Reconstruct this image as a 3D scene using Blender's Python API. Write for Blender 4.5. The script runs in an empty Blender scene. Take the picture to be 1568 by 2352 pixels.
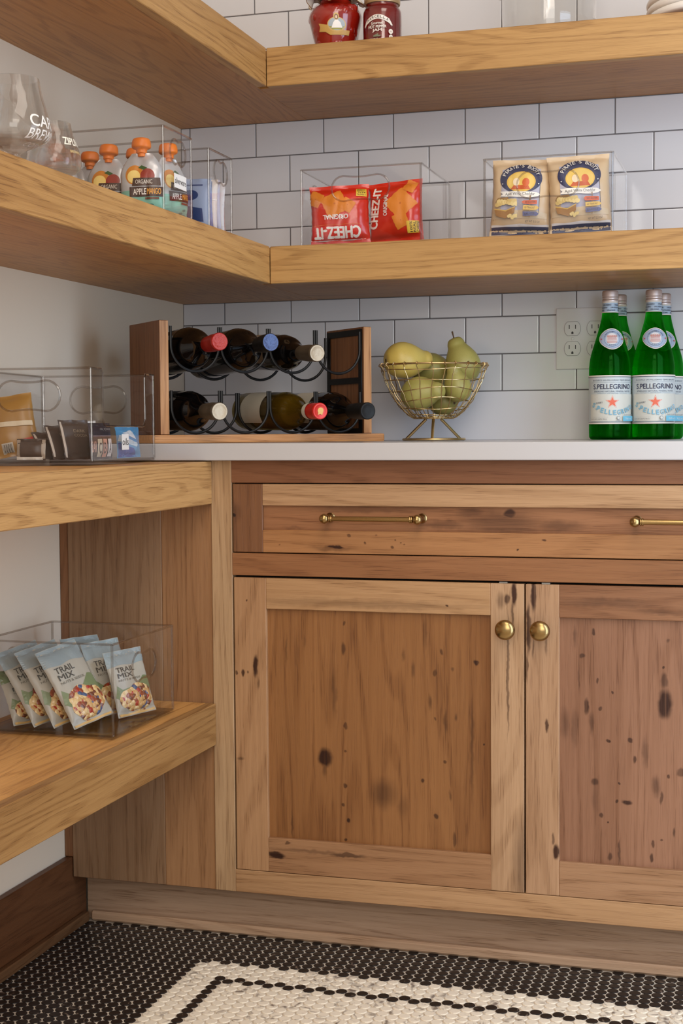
import bpy, bmesh, math, random
from math import sin, cos, pi, radians, sqrt, atan2
from mathutils import Vector, Matrix, noise
from mathutils.geometry import tessellate_polygon

SC = bpy.context.scene
COL = SC.collection
random.seed(7)

# ------------------------------------------------------------------ camera
CAM = Vector((1.2696, -3.0143, 0.9188))
YAW, PITCH, ROLL, FPX = -0.2920, -0.0546, -0.0071, 3347.9
_f = Vector((sin(YAW) * cos(PITCH), cos(YAW) * cos(PITCH), sin(PITCH)))
_r = Vector((cos(YAW), -sin(YAW), 0))
_u = _r.cross(_f)
RIGHT = cos(ROLL) * _r + sin(ROLL) * _u
UP = -sin(ROLL) * _r + cos(ROLL) * _u
cd = bpy.data.cameras.new('camera')
cd.sensor_fit = 'VERTICAL'
cd.sensor_height = 24.0
cd.lens = FPX / 2352 * 24.0
cd.clip_start = 0.05
cam = bpy.data.objects.new('camera', cd)
COL.objects.link(cam)
m3 = Matrix((RIGHT, UP, -_f)).transposed()
cam.matrix_world = Matrix.Translation(CAM) @ m3.to_4x4()
SC.camera = cam

# ------------------------------------------------------------------ world, lamps, exposure
SC.view_settings.view_transform = 'Standard'
SC.view_settings.look = 'None'
SC.view_settings.gamma = 1.0
SC.view_settings.use_curve_mapping = False
SC.view_settings.exposure = 0.0
wd = bpy.data.worlds.new('world')
SC.world = wd
wd.use_nodes = True
wd.node_tree.nodes['Background'].inputs['Color'].default_value = (1.0, 0.965, 0.915, 1)
wd.node_tree.nodes['Background'].inputs['Strength'].default_value = 0.62


def area(name, loc, target, sx, sy, power, color):
    l = bpy.data.lights.new(name, 'AREA')
    l.shape = 'RECTANGLE'
    l.size, l.size_y, l.energy, l.color = sx, sy, power, color
    o = bpy.data.objects.new(name, l)
    COL.objects.link(o)
    o.location = loc
    o.rotation_euler = (Vector(target) - Vector(loc)).to_track_quat('-Z', 'Y').to_euler()
    return o


area('ceiling_lamp', (1.25, -1.75, 2.55), (1.2, -1.55, 0), 0.9, 0.9, 14, (1.0, 0.90, 0.80))
area('ceiling_lamp', (1.5, -3.0, 2.55), (0.4, -0.7, 1.1), 0.9, 0.9, 20, (1.0, 0.90, 0.80))
area('daylight_window', (1.85, -1.05, 0.95), (0.95, -0.2, 0.85), 0.6, 1.7, 17, (0.56, 0.75, 1.0))
area('front_fill_light', (1.7, -4.2, 1.55), (0.5, -0.3, 0.9), 1.5, 1.5, 34, (1.0, 0.96, 0.90))  # unseen soft fill added behind the camera to brighten cabinet fronts, toe kick and floor

SC.cycles.use_denoising = True
SC.cycles.max_bounces = 16
SC.cycles.diffuse_bounces = 5
SC.cycles.glossy_bounces = 6
SC.cycles.transmission_bounces = 14
SC.cycles.transparent_max_bounces = 40
SC.cycles.caustics_reflective = False
SC.cycles.caustics_refractive = True
SC.cycles.sample_clamp_indirect = 6
SC.cycles.blur_glossy = 0.5


# ------------------------------------------------------------------ object helpers
def lin(h):
    if isinstance(h, str):
        h = h.lstrip('#')
        c = [int(h[i:i + 2], 16) / 255 for i in (0, 2, 4)]
    else:
        c = [v / 255 for v in h]
    return tuple(v / 12.92 if v <= 0.04045 else ((v + 0.055) / 1.055) ** 2.4 for v in c)


def wpos(o):
    bpy_m = Matrix.Identity(4)
    while o is not None:
        bpy_m = o.matrix_basis @ bpy_m
        o = o.parent
    return bpy_m


def link(name, me, mat=None, parent=None, loc=(0, 0, 0), rot=None, color=None):
    o = bpy.data.objects.new(name, me)
    COL.objects.link(o)
    o.location = loc
    if rot is not None:
        o.rotation_euler = rot
    if parent is not None:
        o.parent = parent
    if mat is not None:
        for mm in (mat if isinstance(mat, (list, tuple)) else [mat]):
            me.materials.append(mm)
    if color is not None:
        o.color = (*color, 1)
    return o


def tag(o, label=None, cat=None, group=None, kind=None):
    if label: o['label'] = label
    if cat: o['category'] = cat
    if group: o['group'] = group
    if kind: o['kind'] = kind
    return o


def thing(name, label, cat, loc=(0, 0, 0), rz=0.0, group=None):
    o = bpy.data.objects.new(name, None)
    COL.objects.link(o)
    o.empty_display_size = 0.02
    o.location = loc
    o.rotation_euler = (0, 0, rz)
    return tag(o, label, cat, group)


def from_bm(bm, smooth=False, angle=None):
    me = bpy.data.meshes.new('m')
    bmesh.ops.recalc_face_normals(bm, faces=bm.faces)
    bm.to_mesh(me)
    bm.free()
    if smooth or angle:
        for p in me.polygons: p.use_smooth = True
        if angle: me.set_sharp_from_angle(angle=radians(angle))
    return me


def mk(name, vs, fs, mat, parent=None, smooth=True, angle=40, loc=(0, 0, 0), rot=None, color=None):
    bm = bmesh.new()
    bv = [bm.verts.new(v) for v in vs]
    for f in fs:
        try: bm.faces.new([bv[i] for i in f])
        except ValueError: pass
    return link(name, from_bm(bm, smooth, angle if smooth else None), mat, parent, loc, rot, color)


def box_me(sx, sy, sz, bev=0.0008, seg=1):
    bm = bmesh.new()
    bmesh.ops.create_cube(bm, size=1)
    bmesh.ops.scale(bm, vec=(sx, sy, sz), verts=bm.verts)
    if bev > 0:
        bmesh.ops.bevel(bm, geom=bm.edges[:], offset=min(bev, 0.45 * min(sx, sy, sz)), segments=seg, profile=0.7, affect='EDGES')
    return from_bm(bm)


def box(name, lo, hi, mat, parent=None, bev=0.0008, color=None, off=(0, 0, 0), seg=1):
    """box between world corners lo, hi (minus off, the parent's world place)"""
    c = [(a + b) / 2 - d for a, b, d in zip(lo, hi, off)]
    return link(name, box_me(hi[0] - lo[0], hi[1] - lo[1], hi[2] - lo[2], bev, seg), mat, parent, c, None, color)


def lathe(prof, n=32, close=False):
    """profile of (r, z) turned about z -> (verts, faces)"""
    vs, fs, rings = [], [], []
    for r, z in prof:
        if r < 1e-6:
            vs.append((0, 0, z)); rings.append([len(vs) - 1])
        else:
            b = len(vs)
            vs += [(r * cos(2 * pi * k / n), r * sin(2 * pi * k / n), z) for k in range(n)]
            rings.append(list(range(b, b + n)))
    pairs = list(zip(rings, rings[1:])) + ([(rings[-1], rings[0])] if close else [])
    for a, b in pairs:
        for k in range(n):
            k2 = (k + 1) % n
            if len(a) == 1 and len(b) == 1: continue
            if len(a) == 1: fs.append((a[0], b[k], b[k2]))
            elif len(b) == 1: fs.append((a[k], a[k2], b[0]))
            else: fs.append((a[k], a[k2], b[k2], b[k]))
    return vs, fs


def smooth_prof(pts, k=4):
    """Catmull-Rom through (r, z) points"""
    out = []
    for i in range(len(pts) - 1):
        p0, p1, p2, p3 = pts[max(i - 1, 0)], pts[i], pts[i + 1], pts[min(i + 2, len(pts) - 1)]
        for j in range(k):
            t = j / k
            out.append(tuple(max(0.0, v) if q == 0 else v for q, v in enumerate(
                0.5 * (2 * b + (c - a) * t + (2 * a - 5 * b + 4 * c - d) * t * t + (3 * b - a - 3 * c + d) * t ** 3)
                for a, b, c, d in zip(p0, p1, p2, p3))))
    out.append(pts[-1])
    return out


def tube_vf(path, r, n=8, closed=False, flat=None):
    """round (or flat: (w, t)) bar along a path"""
    P = [Vector(p) for p in path]
    N = len(P)
    vs, fs = [], []
    up0 = None
    for i, p in enumerate(P):
        a = P[(i - 1) % N] if (closed or i > 0) else p
        b = P[(i + 1) % N] if (closed or i < N - 1) else p
        t = (b - a).normalized()
        if up0 is None:
            ref = Vector((0, 0, 1)) if abs(t.z) < 0.9 else Vector((0, 1, 0))
            up0 = (ref - t * ref.dot(t)).normalized()
        else:
            up0 = (up0 - t * up0.dot(t)).normalized()
        s = t.cross(up0)
        rr = r[i] if isinstance(r, (list, tuple)) else r
        for k in range(n):
            q = 2 * pi * k / n
            vs.append(tuple(p + (up0 * cos(q) + s * sin(q)) * rr))
    for i in range(N if closed else N - 1):
        j = (i + 1) % N
        for k in range(n):
            k2 = (k + 1) % n
            fs.append((i * n + k, i * n + k2, j * n + k2, j * n + k))
    if not closed:
        fs.append(tuple(range(n - 1, -1, -1)))
        fs.append(tuple(range((N - 1) * n, N * n)))
    return vs, fs


def join_vf(*parts):
    vs, fs = [], []
    for v, f in parts:
        b = len(vs)
        vs += v
        fs += [tuple(i + b for i in q) for q in f]
    return vs, fs


def xf(vf, M):
    return [tuple(M @ Vector(v)) for v in vf[0]], vf[1]


def sphere_vf(r, n=16, m=10, c=(0, 0, 0)):
    v, f = lathe([(r * sin(pi * i / m), -r * cos(pi * i / m)) for i in range(m + 1)], n)
    return [(a + c[0], b + c[1], d + c[2]) for a, b, d in v], f


def shape2d(outlines, thick):
    """flat plate from 2D outlines (first outer, others holes) -> mesh in the xy plane, thickness along z"""
    cu = bpy.data.curves.new('c', 'CURVE')
    cu.dimensions = '2D'
    cu.fill_mode = 'BOTH'
    cu.extrude = thick / 2
    for pts in outlines:
        s = cu.splines.new('POLY')
        s.points.add(len(pts) - 1)
        for q, p in zip(s.points, pts): q.co = (p[0], p[1], 0, 1)
        s.use_cyclic_u = True
    ob = bpy.data.objects.new('c', cu)
    me = bpy.data.meshes.new_from_object(ob)
    bpy.data.objects.remove(ob)
    bpy.data.curves.remove(cu)
    return me


def rrect(cx, cy, w, h, r, n=6):
    out = []
    for qx, qy, a0 in ((1, 1, 0), (-1, 1, 90), (-1, -1, 180), (1, -1, 270)):
        for k in range(n + 1):
            a = radians(a0 + 90 * k / n)
            out.append((cx + qx * (w / 2 - r) + r * cos(a), cy + qy * (h / 2 - r) + r * sin(a)))
    return out


# ------------------------------------------------------------------ materials
def nmat(name):
    m = bpy.data.materials.new(name)
    m.use_nodes = True
    nt = m.node_tree
    return m, nt, nt.nodes['Principled BSDF']


def N(nt, typ, **kw):
    n = nt.nodes.new(typ)
    for k, v in kw.items():
        if k in n.inputs: n.inputs[k].default_value = v
        else: setattr(n, k, v)
    return n


def flat(name, c, rough=0.5, metal=0.0, coat=0.0, bump=0.0, bscale=60, var=0.0, vscale=20, spec=0.5, aniso=0):
    m, nt, p = nmat(name)
    c = lin(c) if not (isinstance(c, tuple) and max(c) <= 1.0) else c
    p.inputs['Base Color'].default_value = (*c, 1)
    p.inputs['Roughness'].default_value = rough
    p.inputs['Metallic'].default_value = metal
    p.inputs['Coat Weight'].default_value = coat
    p.inputs['Specular IOR Level'].default_value = spec
    tc = N(nt, 'ShaderNodeTexCoord')
    if var:
        n = N(nt, 'ShaderNodeTexNoise', Scale=vscale, Detail=3.0)
        nt.links.new(tc.outputs['Object'], n.inputs['Vector'])
        hs = N(nt, 'ShaderNodeMix', data_type='RGBA')
        hs.inputs['A'].default_value = (*[v * (1 - var) for v in c], 1)
        hs.inputs['B'].default_value = (*[min(1, v * (1 + var)) for v in c], 1)
        nt.links.new(n.outputs['Fac'], hs.inputs['Factor'])
        nt.links.new(hs.outputs['Result'], p.inputs['Base Color'])
    if bump:
        n = N(nt, 'ShaderNodeTexNoise', Scale=bscale, Detail=2.0)
        nt.links.new(tc.outputs['Object'], n.inputs['Vector'])
        b = N(nt, 'ShaderNodeBump', Strength=bump, Distance=0.002)
        nt.links.new(n.outputs['Fac'], b.inputs['Height'])
        nt.links.new(b.outputs['Normal'], p.inputs['Normal'])
    return m


_ink = {}


def ink(c, rough=0.4):
    k = (c, rough)
    if k not in _ink:
        _ink[k] = flat('ink', c, rough)
    return _ink[k]


def wood(name, axis='x', knots=(), lines=0.24, freq=46, pores=0.55, dark=(0.60, 0.52, 0.44), rough=0.42, fig=7.0, stretch=0.9):
    """grain along the given local axis; the board's own colour is the object colour. knots: (local a, local b, ra, rb, strength) on the x-z face"""
    m, nt, p = nmat(name)
    L = nt.links.new
    tc = N(nt, 'ShaderNodeTexCoord')
    oi = N(nt, 'ShaderNodeObjectInfo')
    sp = N(nt, 'ShaderNodeSeparateXYZ')
    L(tc.outputs['Object'], sp.inputs[0])
    cb = N(nt, 'ShaderNodeCombineXYZ')
    order = {'x': 'XYZ', 'y': 'YXZ', 'z': 'ZXY'}[axis]
    for i, a in enumerate(order): L(sp.outputs[a], cb.inputs[i])
    rn = N(nt, 'ShaderNodeVectorMath', operation='SCALE')
    rn.inputs[0].default_value = (11.3, 7.7, 5.1)
    L(oi.outputs['Random'], rn.inputs['Scale'])
    ad = N(nt, 'ShaderNodeVectorMath', operation='ADD')
    L(cb.outputs[0], ad.inputs[0]); L(rn.outputs[0], ad.inputs[1])
    g = ad.outputs[0]

    def nz(sc, scale, det):
        mu = N(nt, 'ShaderNodeVectorMath', operation='MULTIPLY')
        mu.inputs[1].default_value = sc
        L(g, mu.inputs[0])
        n = N(nt, 'ShaderNodeTexNoise', Scale=scale, Detail=det)
        L(mu.outputs[0], n.inputs['Vector'])
        return n.outputs['Fac']

    def ma(op, a, b=None, clamp=False):
        n = N(nt, 'ShaderNodeMath', operation=op, use_clamp=clamp)
        for i, v in enumerate((a, b)):
            if v is None: continue
            if isinstance(v, (int, float)): n.inputs[i].default_value = v
            else: L(v, n.inputs[i])
        return n.outputs[0]

    def mr(v, a, b, c, d, sm=True):
        n = N(nt, 'ShaderNodeMapRange', interpolation_type='SMOOTHSTEP' if sm else 'LINEAR')
        for i, q in enumerate((a, b, c, d)): n.inputs[i + 1].default_value = q
        L(v, n.inputs[0])
        return n.outputs[0]

    F = nz((stretch, fig, fig), 1.0, 1.5)
    li = mr(ma('SINE', ma('MULTIPLY', F, freq * 2)), 0.0, 1.0, 0, 1)
    fib = nz((5, 190, 190), 1.0, 3)
    big = nz((0.9, 5, 5), 1.0, 2)
    pr = mr(nz((20, 900, 900), 1.0, 1), 0.55, 0.66, 0, 1)
    prm = ma('MULTIPLY', pr, mr(li, 0.0, 0.9, 0.35, 1.0))
    t = ma('ADD', ma('MULTIPLY', li, lines), ma('MULTIPLY', mr(fib, 0.3, 0.7, 0, 1), 0.24))
    t = ma('ADD', t, ma('MULTIPLY', mr(big, 0.35, 0.68, 0, 1), 0.42), True)
    dk = N(nt, 'ShaderNodeMix', data_type='RGBA', blend_type='MULTIPLY')
    dk.inputs['Factor'].default_value = 1
    L(oi.outputs['Color'], dk.inputs['A'])
    dk.inputs['B'].default_value = (*dark, 1)
    mx = N(nt, 'ShaderNodeMix', data_type='RGBA')
    L(t, mx.inputs['Factor']); L(oi.outputs['Color'], mx.inputs['A']); L(dk.outputs['Result'], mx.inputs['B'])
    col = mx.outputs['Result']
    m2 = N(nt, 'ShaderNodeMix', data_type='RGBA', blend_type='MULTIPLY')
    L(ma('MULTIPLY', prm, pores), m2.inputs['Factor']); L(col, m2.inputs['A'])
    m2.inputs['B'].default_value = (0.42, 0.33, 0.27, 1)
    col = m2.outputs['Result']
    if knots:
        wn = N(nt, 'ShaderNodeTexNoise', Scale=55.0, Detail=2.0)
        L(tc.outputs['Object'], wn.inputs['Vector'])
        w1 = N(nt, 'ShaderNodeVectorMath', operation='MULTIPLY_ADD')
        w1.inputs[1].default_value = (0.007, 0, 0.012)
        w1.inputs[2].default_value = (-0.0035, 0, -0.006)
        L(wn.outputs['Color'], w1.inputs[0])
        w2 = N(nt, 'ShaderNodeVectorMath', operation='ADD')
        L(w1.outputs[0], w2.inputs[0]); L(tc.outputs['Object'], w2.inputs[1])
        acc = None
        for (a, b, ra, rb, s) in knots:
            s1 = N(nt, 'ShaderNodeVectorMath', operation='SUBTRACT')
            s1.inputs[1].default_value = (a, 0, b)
            L(w2.outputs[0], s1.inputs[0])
            s2 = N(nt, 'ShaderNodeVectorMath', operation='MULTIPLY')
            s2.inputs[1].default_value = (1 / ra, 0, 1 / rb)
            L(s1.outputs[0], s2.inputs[0])
            s3 = N(nt, 'ShaderNodeVectorMath', operation='LENGTH')
            L(s2.outputs[0], s3.inputs[0])
            v = mr(s3.outputs['Value'], 0.5 if s > 0.66 else 0.2, 1.1 if s > 0.66 else 1.25, s, 0.0)
            acc = v if acc is None else ma('MAXIMUM', acc, v)
        fm = ma('MULTIPLY', acc, mr(fib, 0.25, 0.6, 0.75, 1.05), True)
        m3_ = N(nt, 'ShaderNodeMix', data_type='RGBA', blend_type='MULTIPLY')
        L(fm, m3_.inputs['Factor']); L(col, m3_.inputs['A'])
        m3_.inputs['B'].default_value = (0.11, 0.06, 0.045, 1)
        col = m3_.outputs['Result']
    L(col, p.inputs['Base Color'])
    p.inputs['Roughness'].default_value = rough
    p.inputs['Specular IOR Level'].default_value = 0.35
    b = N(nt, 'ShaderNodeBump', Strength=0.25, Distance=0.0006)
    L(ma('SUBTRACT', 1.0, pr), b.inputs['Height'])
    L(b.outputs['Normal'], p.inputs['Normal'])
    return m


def clear(name, tint=(0.975, 0.975, 0.98), ior=1.45, rough=0.02, boost=1.0, gcol=(1, 1, 1)):
    """thin clear plastic or glass: see-through with Fresnel reflection"""
    m = bpy.data.materials.new(name)
    m.use_nodes = True
    nt = m.node_tree
    nt.nodes.clear()
    out = N(nt, 'ShaderNodeOutputMaterial')
    tr = N(nt, 'ShaderNodeBsdfTransparent', Color=(*tint, 1))
    gl = N(nt, 'ShaderNodeBsdfGlossy', Color=(*gcol, 1), Roughness=rough)
    fr = N(nt, 'ShaderNodeLayerWeight', Blend=0.5)
    f0 = ((ior - 1) / (ior + 1)) ** 2
    pw_ = N(nt, 'ShaderNodeMath', operation='POWER')
    pw_.inputs[1].default_value = 5.0
    mu = N(nt, 'ShaderNodeMath', operation='MULTIPLY_ADD', use_clamp=True)
    mu.inputs[1].default_value = 0.6 * boost
    mu.inputs[2].default_value = f0 * boost * 0.6
    mx = N(nt, 'ShaderNodeMixShader')
    nt.links.new(fr.outputs['Facing'], pw_.inputs[0])
    nt.links.new(pw_.outputs[0], mu.inputs[0])
    nt.links.new(mu.outputs[0], mx.inputs[0])
    nt.links.new(tr.outputs[0], mx.inputs[1])
    nt.links.new(gl.outputs[0], mx.inputs[2])
    nt.links.new(mx.outputs[0], out.inputs[0])
    return m


def glassy(name, color, ior=1.45, rough=0.0, thru=0.0):
    """refracting glass, with a share of straight-through light"""
    m = bpy.data.materials.new(name)
    m.use_nodes = True
    nt = m.node_tree
    nt.nodes.clear()
    out = N(nt, 'ShaderNodeOutputMaterial')
    g = N(nt, 'ShaderNodeBsdfGlass', Color=(*color, 1), Roughness=rough, IOR=ior)
    t = N(nt, 'ShaderNodeBsdfTransparent', Color=(*color, 1))
    mx = N(nt, 'ShaderNodeMixShader', Fac=thru)
    nt.links.new(g.outputs[0], mx.inputs[1])
    nt.links.new(t.outputs[0], mx.inputs[2])
    nt.links.new(mx.outputs[0], out.inputs[0])
    return m


OAK_X, OAK_Y = wood('oak_along_x', 'x', fig=13, freq=52, lines=0.34, stretch=1.2), wood('oak_along_y', 'y', fig=13, freq=52, lines=0.34, stretch=1.2)
HICK_X, HICK_Z = wood('hickory_along_x', 'x', fig=14, freq=36), wood('hickory_along_z', 'z', fig=14, freq=36)
WALNUT_Z, WALNUT_X = wood('walnut_along_z', 'z', lines=0.4, fig=20), wood('walnut_along_x', 'x', lines=0.3, fig=20)
PAINT = flat('wall_paint', (228, 212, 190), 0.8, bump=0.05, bscale=300)
TILE = flat('white_glazed_tile', (215, 215, 218), 0.14, bump=0.12, bscale=22, coat=0.3)
GROUT = flat('grey_grout', (112, 108, 108), 0.9)
FLOOR_GROUT = flat('pale_grout', (206, 194, 176), 0.9, var=0.12, vscale=40)
ACRYL = clear('clear_acrylic')
ACRYL_EDGE = clear('acrylic_edge', (0.80, 0.78, 0.76), 1.5, 0.05, 2.2)
ACRYL_DARK = clear('acrylic_base_edge', (0.74, 0.72, 0.70), 1.45, 0.05, 0.5)
GLASS = glassy('drinking_glass', (0.99, 0.99, 0.985), 1.45, 0.0, 0.42)
BRASS = flat('brushed_brass', (164, 136, 90), 0.26, 1.0)
GOLDWIRE = flat('gold_wire', (208, 180, 130), 0.34, 1.0)
BLACK_METAL = flat('black_metal', (20, 19, 19), 0.45, 0.3)
STEEL = flat('steel', (150, 148, 144), 0.4, 1.0)
DARKGAP = flat('dark_gap', (12, 8, 6), 0.9)


def quartz(base=(186, 182, 180)):
    m, nt, p = nmat('white_quartz')
    tc = N(nt, 'ShaderNodeTexCoord')
    n = N(nt, 'ShaderNodeTexNoise', Scale=2.2, Detail=5.0, Distortion=1.2)
    nt.links.new(tc.outputs['Object'], n.inputs['Vector'])
    a = N(nt, 'ShaderNodeMath', operation='SUBTRACT'); a.inputs[1].default_value = 1.0
    nt.links.new(n.outputs['Fac'], a.inputs[0])
    b = N(nt, 'ShaderNodeMath', operation='ABSOLUTE'); nt.links.new(a.outputs[0], b.inputs[0])
    r = N(nt, 'ShaderNodeMapRange'); nt.links.new(b.outputs[0], r.inputs[0])
    r.inputs[1].default_value = 0.0; r.inputs[2].default_value = 0.014; r.inputs[3].default_value = 0.32; r.inputs[4].default_value = 0.0
    mx = N(nt, 'ShaderNodeMix', data_type='RGBA')
    mx.inputs['A'].default_value = (*lin(base), 1)
    mx.inputs['B'].default_value = (*lin((160, 150, 148)), 1)
    nt.links.new(r.outputs[0], mx.inputs['Factor'])
    nt.links.new(mx.outputs['Result'], p.inputs['Base Color'])
    p.inputs['Roughness'].default_value = 0.22
    return m


QUARTZ = quartz()


def marble(name, base, vein, vs, lo, hi, rough):
    m, nt, p = nmat(name)
    tc = N(nt, 'ShaderNodeTexCoord')
    n = N(nt, 'ShaderNodeTexNoise', Scale=vs, Detail=4.0, Distortion=2.5)
    oi = N(nt, 'ShaderNodeObjectInfo')
    ro = N(nt, 'ShaderNodeVectorMath', operation='MULTIPLY_ADD')
    ro.inputs[1].default_value = (9.1, 7.3, 5.7)
    nt.links.new(oi.outputs['Random'], ro.inputs[0])
    nt.links.new(tc.outputs['Object'], ro.inputs[2])
    nt.links.new(ro.outputs[0], n.inputs['Vector'])
    r = N(nt, 'ShaderNodeMapRange', interpolation_type='SMOOTHSTEP'); nt.links.new(n.outputs['Fac'], r.inputs[0])
    r.inputs[1].default_value = lo; r.inputs[2].default_value = hi
    mx = N(nt, 'ShaderNodeMix', data_type='RGBA')
    mx.inputs['A'].default_value = (*lin(base), 1)
    mx.inputs['B'].default_value = (*lin(vein), 1)
    nt.links.new(r.outputs[0], mx.inputs['Factor'])
    nt.links.new(mx.outputs['Result'], p.inputs['Base Color'])
    p.inputs['Roughness'].default_value = rough
    return m


PENNY_BLACK = marble('black_marble_penny', (30, 24, 22), (110, 94, 82), 34, 0.64, 0.70, 0.35)
PENNY_WHITE = marble('white_marble_penny', (240, 228, 206), (126, 112, 100), 24, 0.54, 0.74, 0.3)


# ------------------------------------------------------------------ printing on surfaces
_glyph = {}


def glyphs(body, bold=0.0):
    k = (body, bold)
    if k not in _glyph:
        cu = bpy.data.curves.new('t', 'FONT')
        cu.body = body
        cu.resolution_u = 3
        ob = bpy.data.objects.new('t', cu)
        me = bpy.data.meshes.new_from_object(ob)
        me.calc_loop_triangles()
        vs = [(v.co.x, v.co.y) for v in me.vertices]
        ts = [tuple(t.vertices) for t in me.loop_triangles]
        bpy.data.objects.remove(ob); bpy.data.curves.remove(cu); bpy.data.meshes.remove(me)
        if bold:
            n = len(vs)
            sh_ = ((-bold, 0), (bold, 0), (0, bold * 0.6), (0, -bold * 0.6))
            vs = [(x + a, y + b) for a, b in sh_ for x, y in vs]
            ts = [tuple(i + n * q for i in t) for q in range(len(sh_)) for t in ts]
        _glyph[k] = (vs, ts)
    return _glyph[k]


class Print:
    """flat print in the 2D space of a surface; each shape lies a hair above the last"""

    def __init__(self):
        self.items = []

    def poly(self, pts, c, rough=0.4):
        ts = tessellate_polygon([[Vector((x, y, 0)) for x, y in pts]])
        self.items.append((list(pts), [tuple(t) for t in ts], (c, rough)))
        return self

    def rect(self, x0, x1, y0, y1, c):
        return self.poly([(x0, y0), (x1, y0), (x1, y1), (x0, y1)], c)

    def ellipse(self, cx, cy, rx, ry, c, n=28, a0=0):
        return self.poly([(cx + rx * cos(2 * pi * k / n + a0), cy + ry * sin(2 * pi * k / n + a0)) for k in range(n)], c)

    def star(self, cx, cy, r, c, k=0.42):
        return self.poly([(cx + (r if i % 2 == 0 else r * k) * sin(pi * i / 5), cy + (r if i % 2 == 0 else r * k) * cos(pi * i / 5)) for i in range(10)], c)

    def text(self, body, x0, x1, y0, y1, c, bold=0.0, rot=0.0, arc=0.0):
        vs, ts = glyphs(body, bold)
        if not vs: return self
        ax, bx = min(v[0] for v in vs), max(v[0] for v in vs)
        ay, by = min(v[1] for v in vs), max(v[1] for v in vs)
        cx, cy = (x0 + x1) / 2, (y0 + y1) / 2
        out = []
        for x, y in vs:
            px = ((x - ax) / (bx - ax) - 0.5) * (x1 - x0)
            py = ((y - ay) / max(by - ay, 1e-6) - 0.5) * (y1 - y0)
            if arc:
                th = px / arc
                px, py = (arc + py) * sin(th), (arc + py) * cos(th) - arc
            out.append((cx + px * cos(rot) - py * sin(rot), cy + px * sin(rot) + py * cos(rot)))
        self.items.append((out, ts, (c, 0.4)))
        return self

    def build(self, name, S, parent, maxlen=0.006, eps=0.00016, base=0.0003, clip=None, flip=False):
        vs, fs, mi, mats, keys = [], [], [], [], {}
        for li, (pts, ts, key) in enumerate(self.items):
            if key not in keys:
                keys[key] = len(mats); mats.append(key[0] if isinstance(key[0], bpy.types.Material) else ink(*key))
            e = base + eps * li
            P = [Vector((x, y)) for x, y in pts]
            T = [t for t in ts]
            cache = {}
            st = 0
            while T and st < 60000:
                st += 1
                a, b, c = T.pop()
                L = [(P[a] - P[b]).length, (P[b] - P[c]).length, (P[c] - P[a]).length]
                k = L.index(max(L))
                if L[k] > maxlen:
                    i, j = ((a, b), (b, c), (c, a))[k]
                    o = (c, a, b)[k]
                    kk = (min(i, j), max(i, j))
                    if kk not in cache:
                        P.append((P[i] + P[j]) / 2); cache[kk] = len(P) - 1
                    q = cache[kk]
                    T += [(i, q, o), (q, j, o)]
                else:
                    cr = (P[b] - P[a]).cross(P[c] - P[a])
                    if abs(cr) < 1e-12: continue
                    tri = (a, b, c) if cr > 0 else (a, c, b)
                    bb = len(vs)
                    vs += [S(P[i].x, P[i].y, e) for i in tri]
                    fs.append((bb, bb + 1, bb + 2)); mi.append(keys[key])
        me = bpy.data.meshes.new('print')
        me.from_pydata(vs, [], fs)
        me.polygons.foreach_set('material_index', mi)
        for p in me.polygons: p.use_smooth = True
        return link(name, me, mats, parent)


def on_surface(S0):
    """S0(x, y) -> point; returns S(x, y, e) lifted along the normal"""
    def S(x, y, e):
        h = 0.0008
        a, b = Vector(S0(x + h, y)) - Vector(S0(x - h, y)), Vector(S0(x, y + h)) - Vector(S0(x, y - h))
        n = a.cross(b)
        n = n.normalized() if n.length > 1e-12 else Vector((0, -1, 0))
        return tuple(Vector(S0(x, y)) + n * e)
    return S


def on_lathe(prof):
    """print space (arc length at the local radius, z), centre facing -y"""
    pr = sorted((z, r) for r, z in prof)

    def R(z):
        if z <= pr[0][0]: return pr[0][1]
        for (z0, r0), (z1, r1) in zip(pr, pr[1:]):
            if z0 <= z <= z1: return r0 + (r1 - r0) * ((z - z0) / max(z1 - z0, 1e-9))
        return pr[-1][1]

    def S0(x, z):
        r = R(z)
        a = x / max(r, 1e-4)
        return (r * sin(a), -r * cos(a), z)
    return on_surface(S0), R


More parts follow.
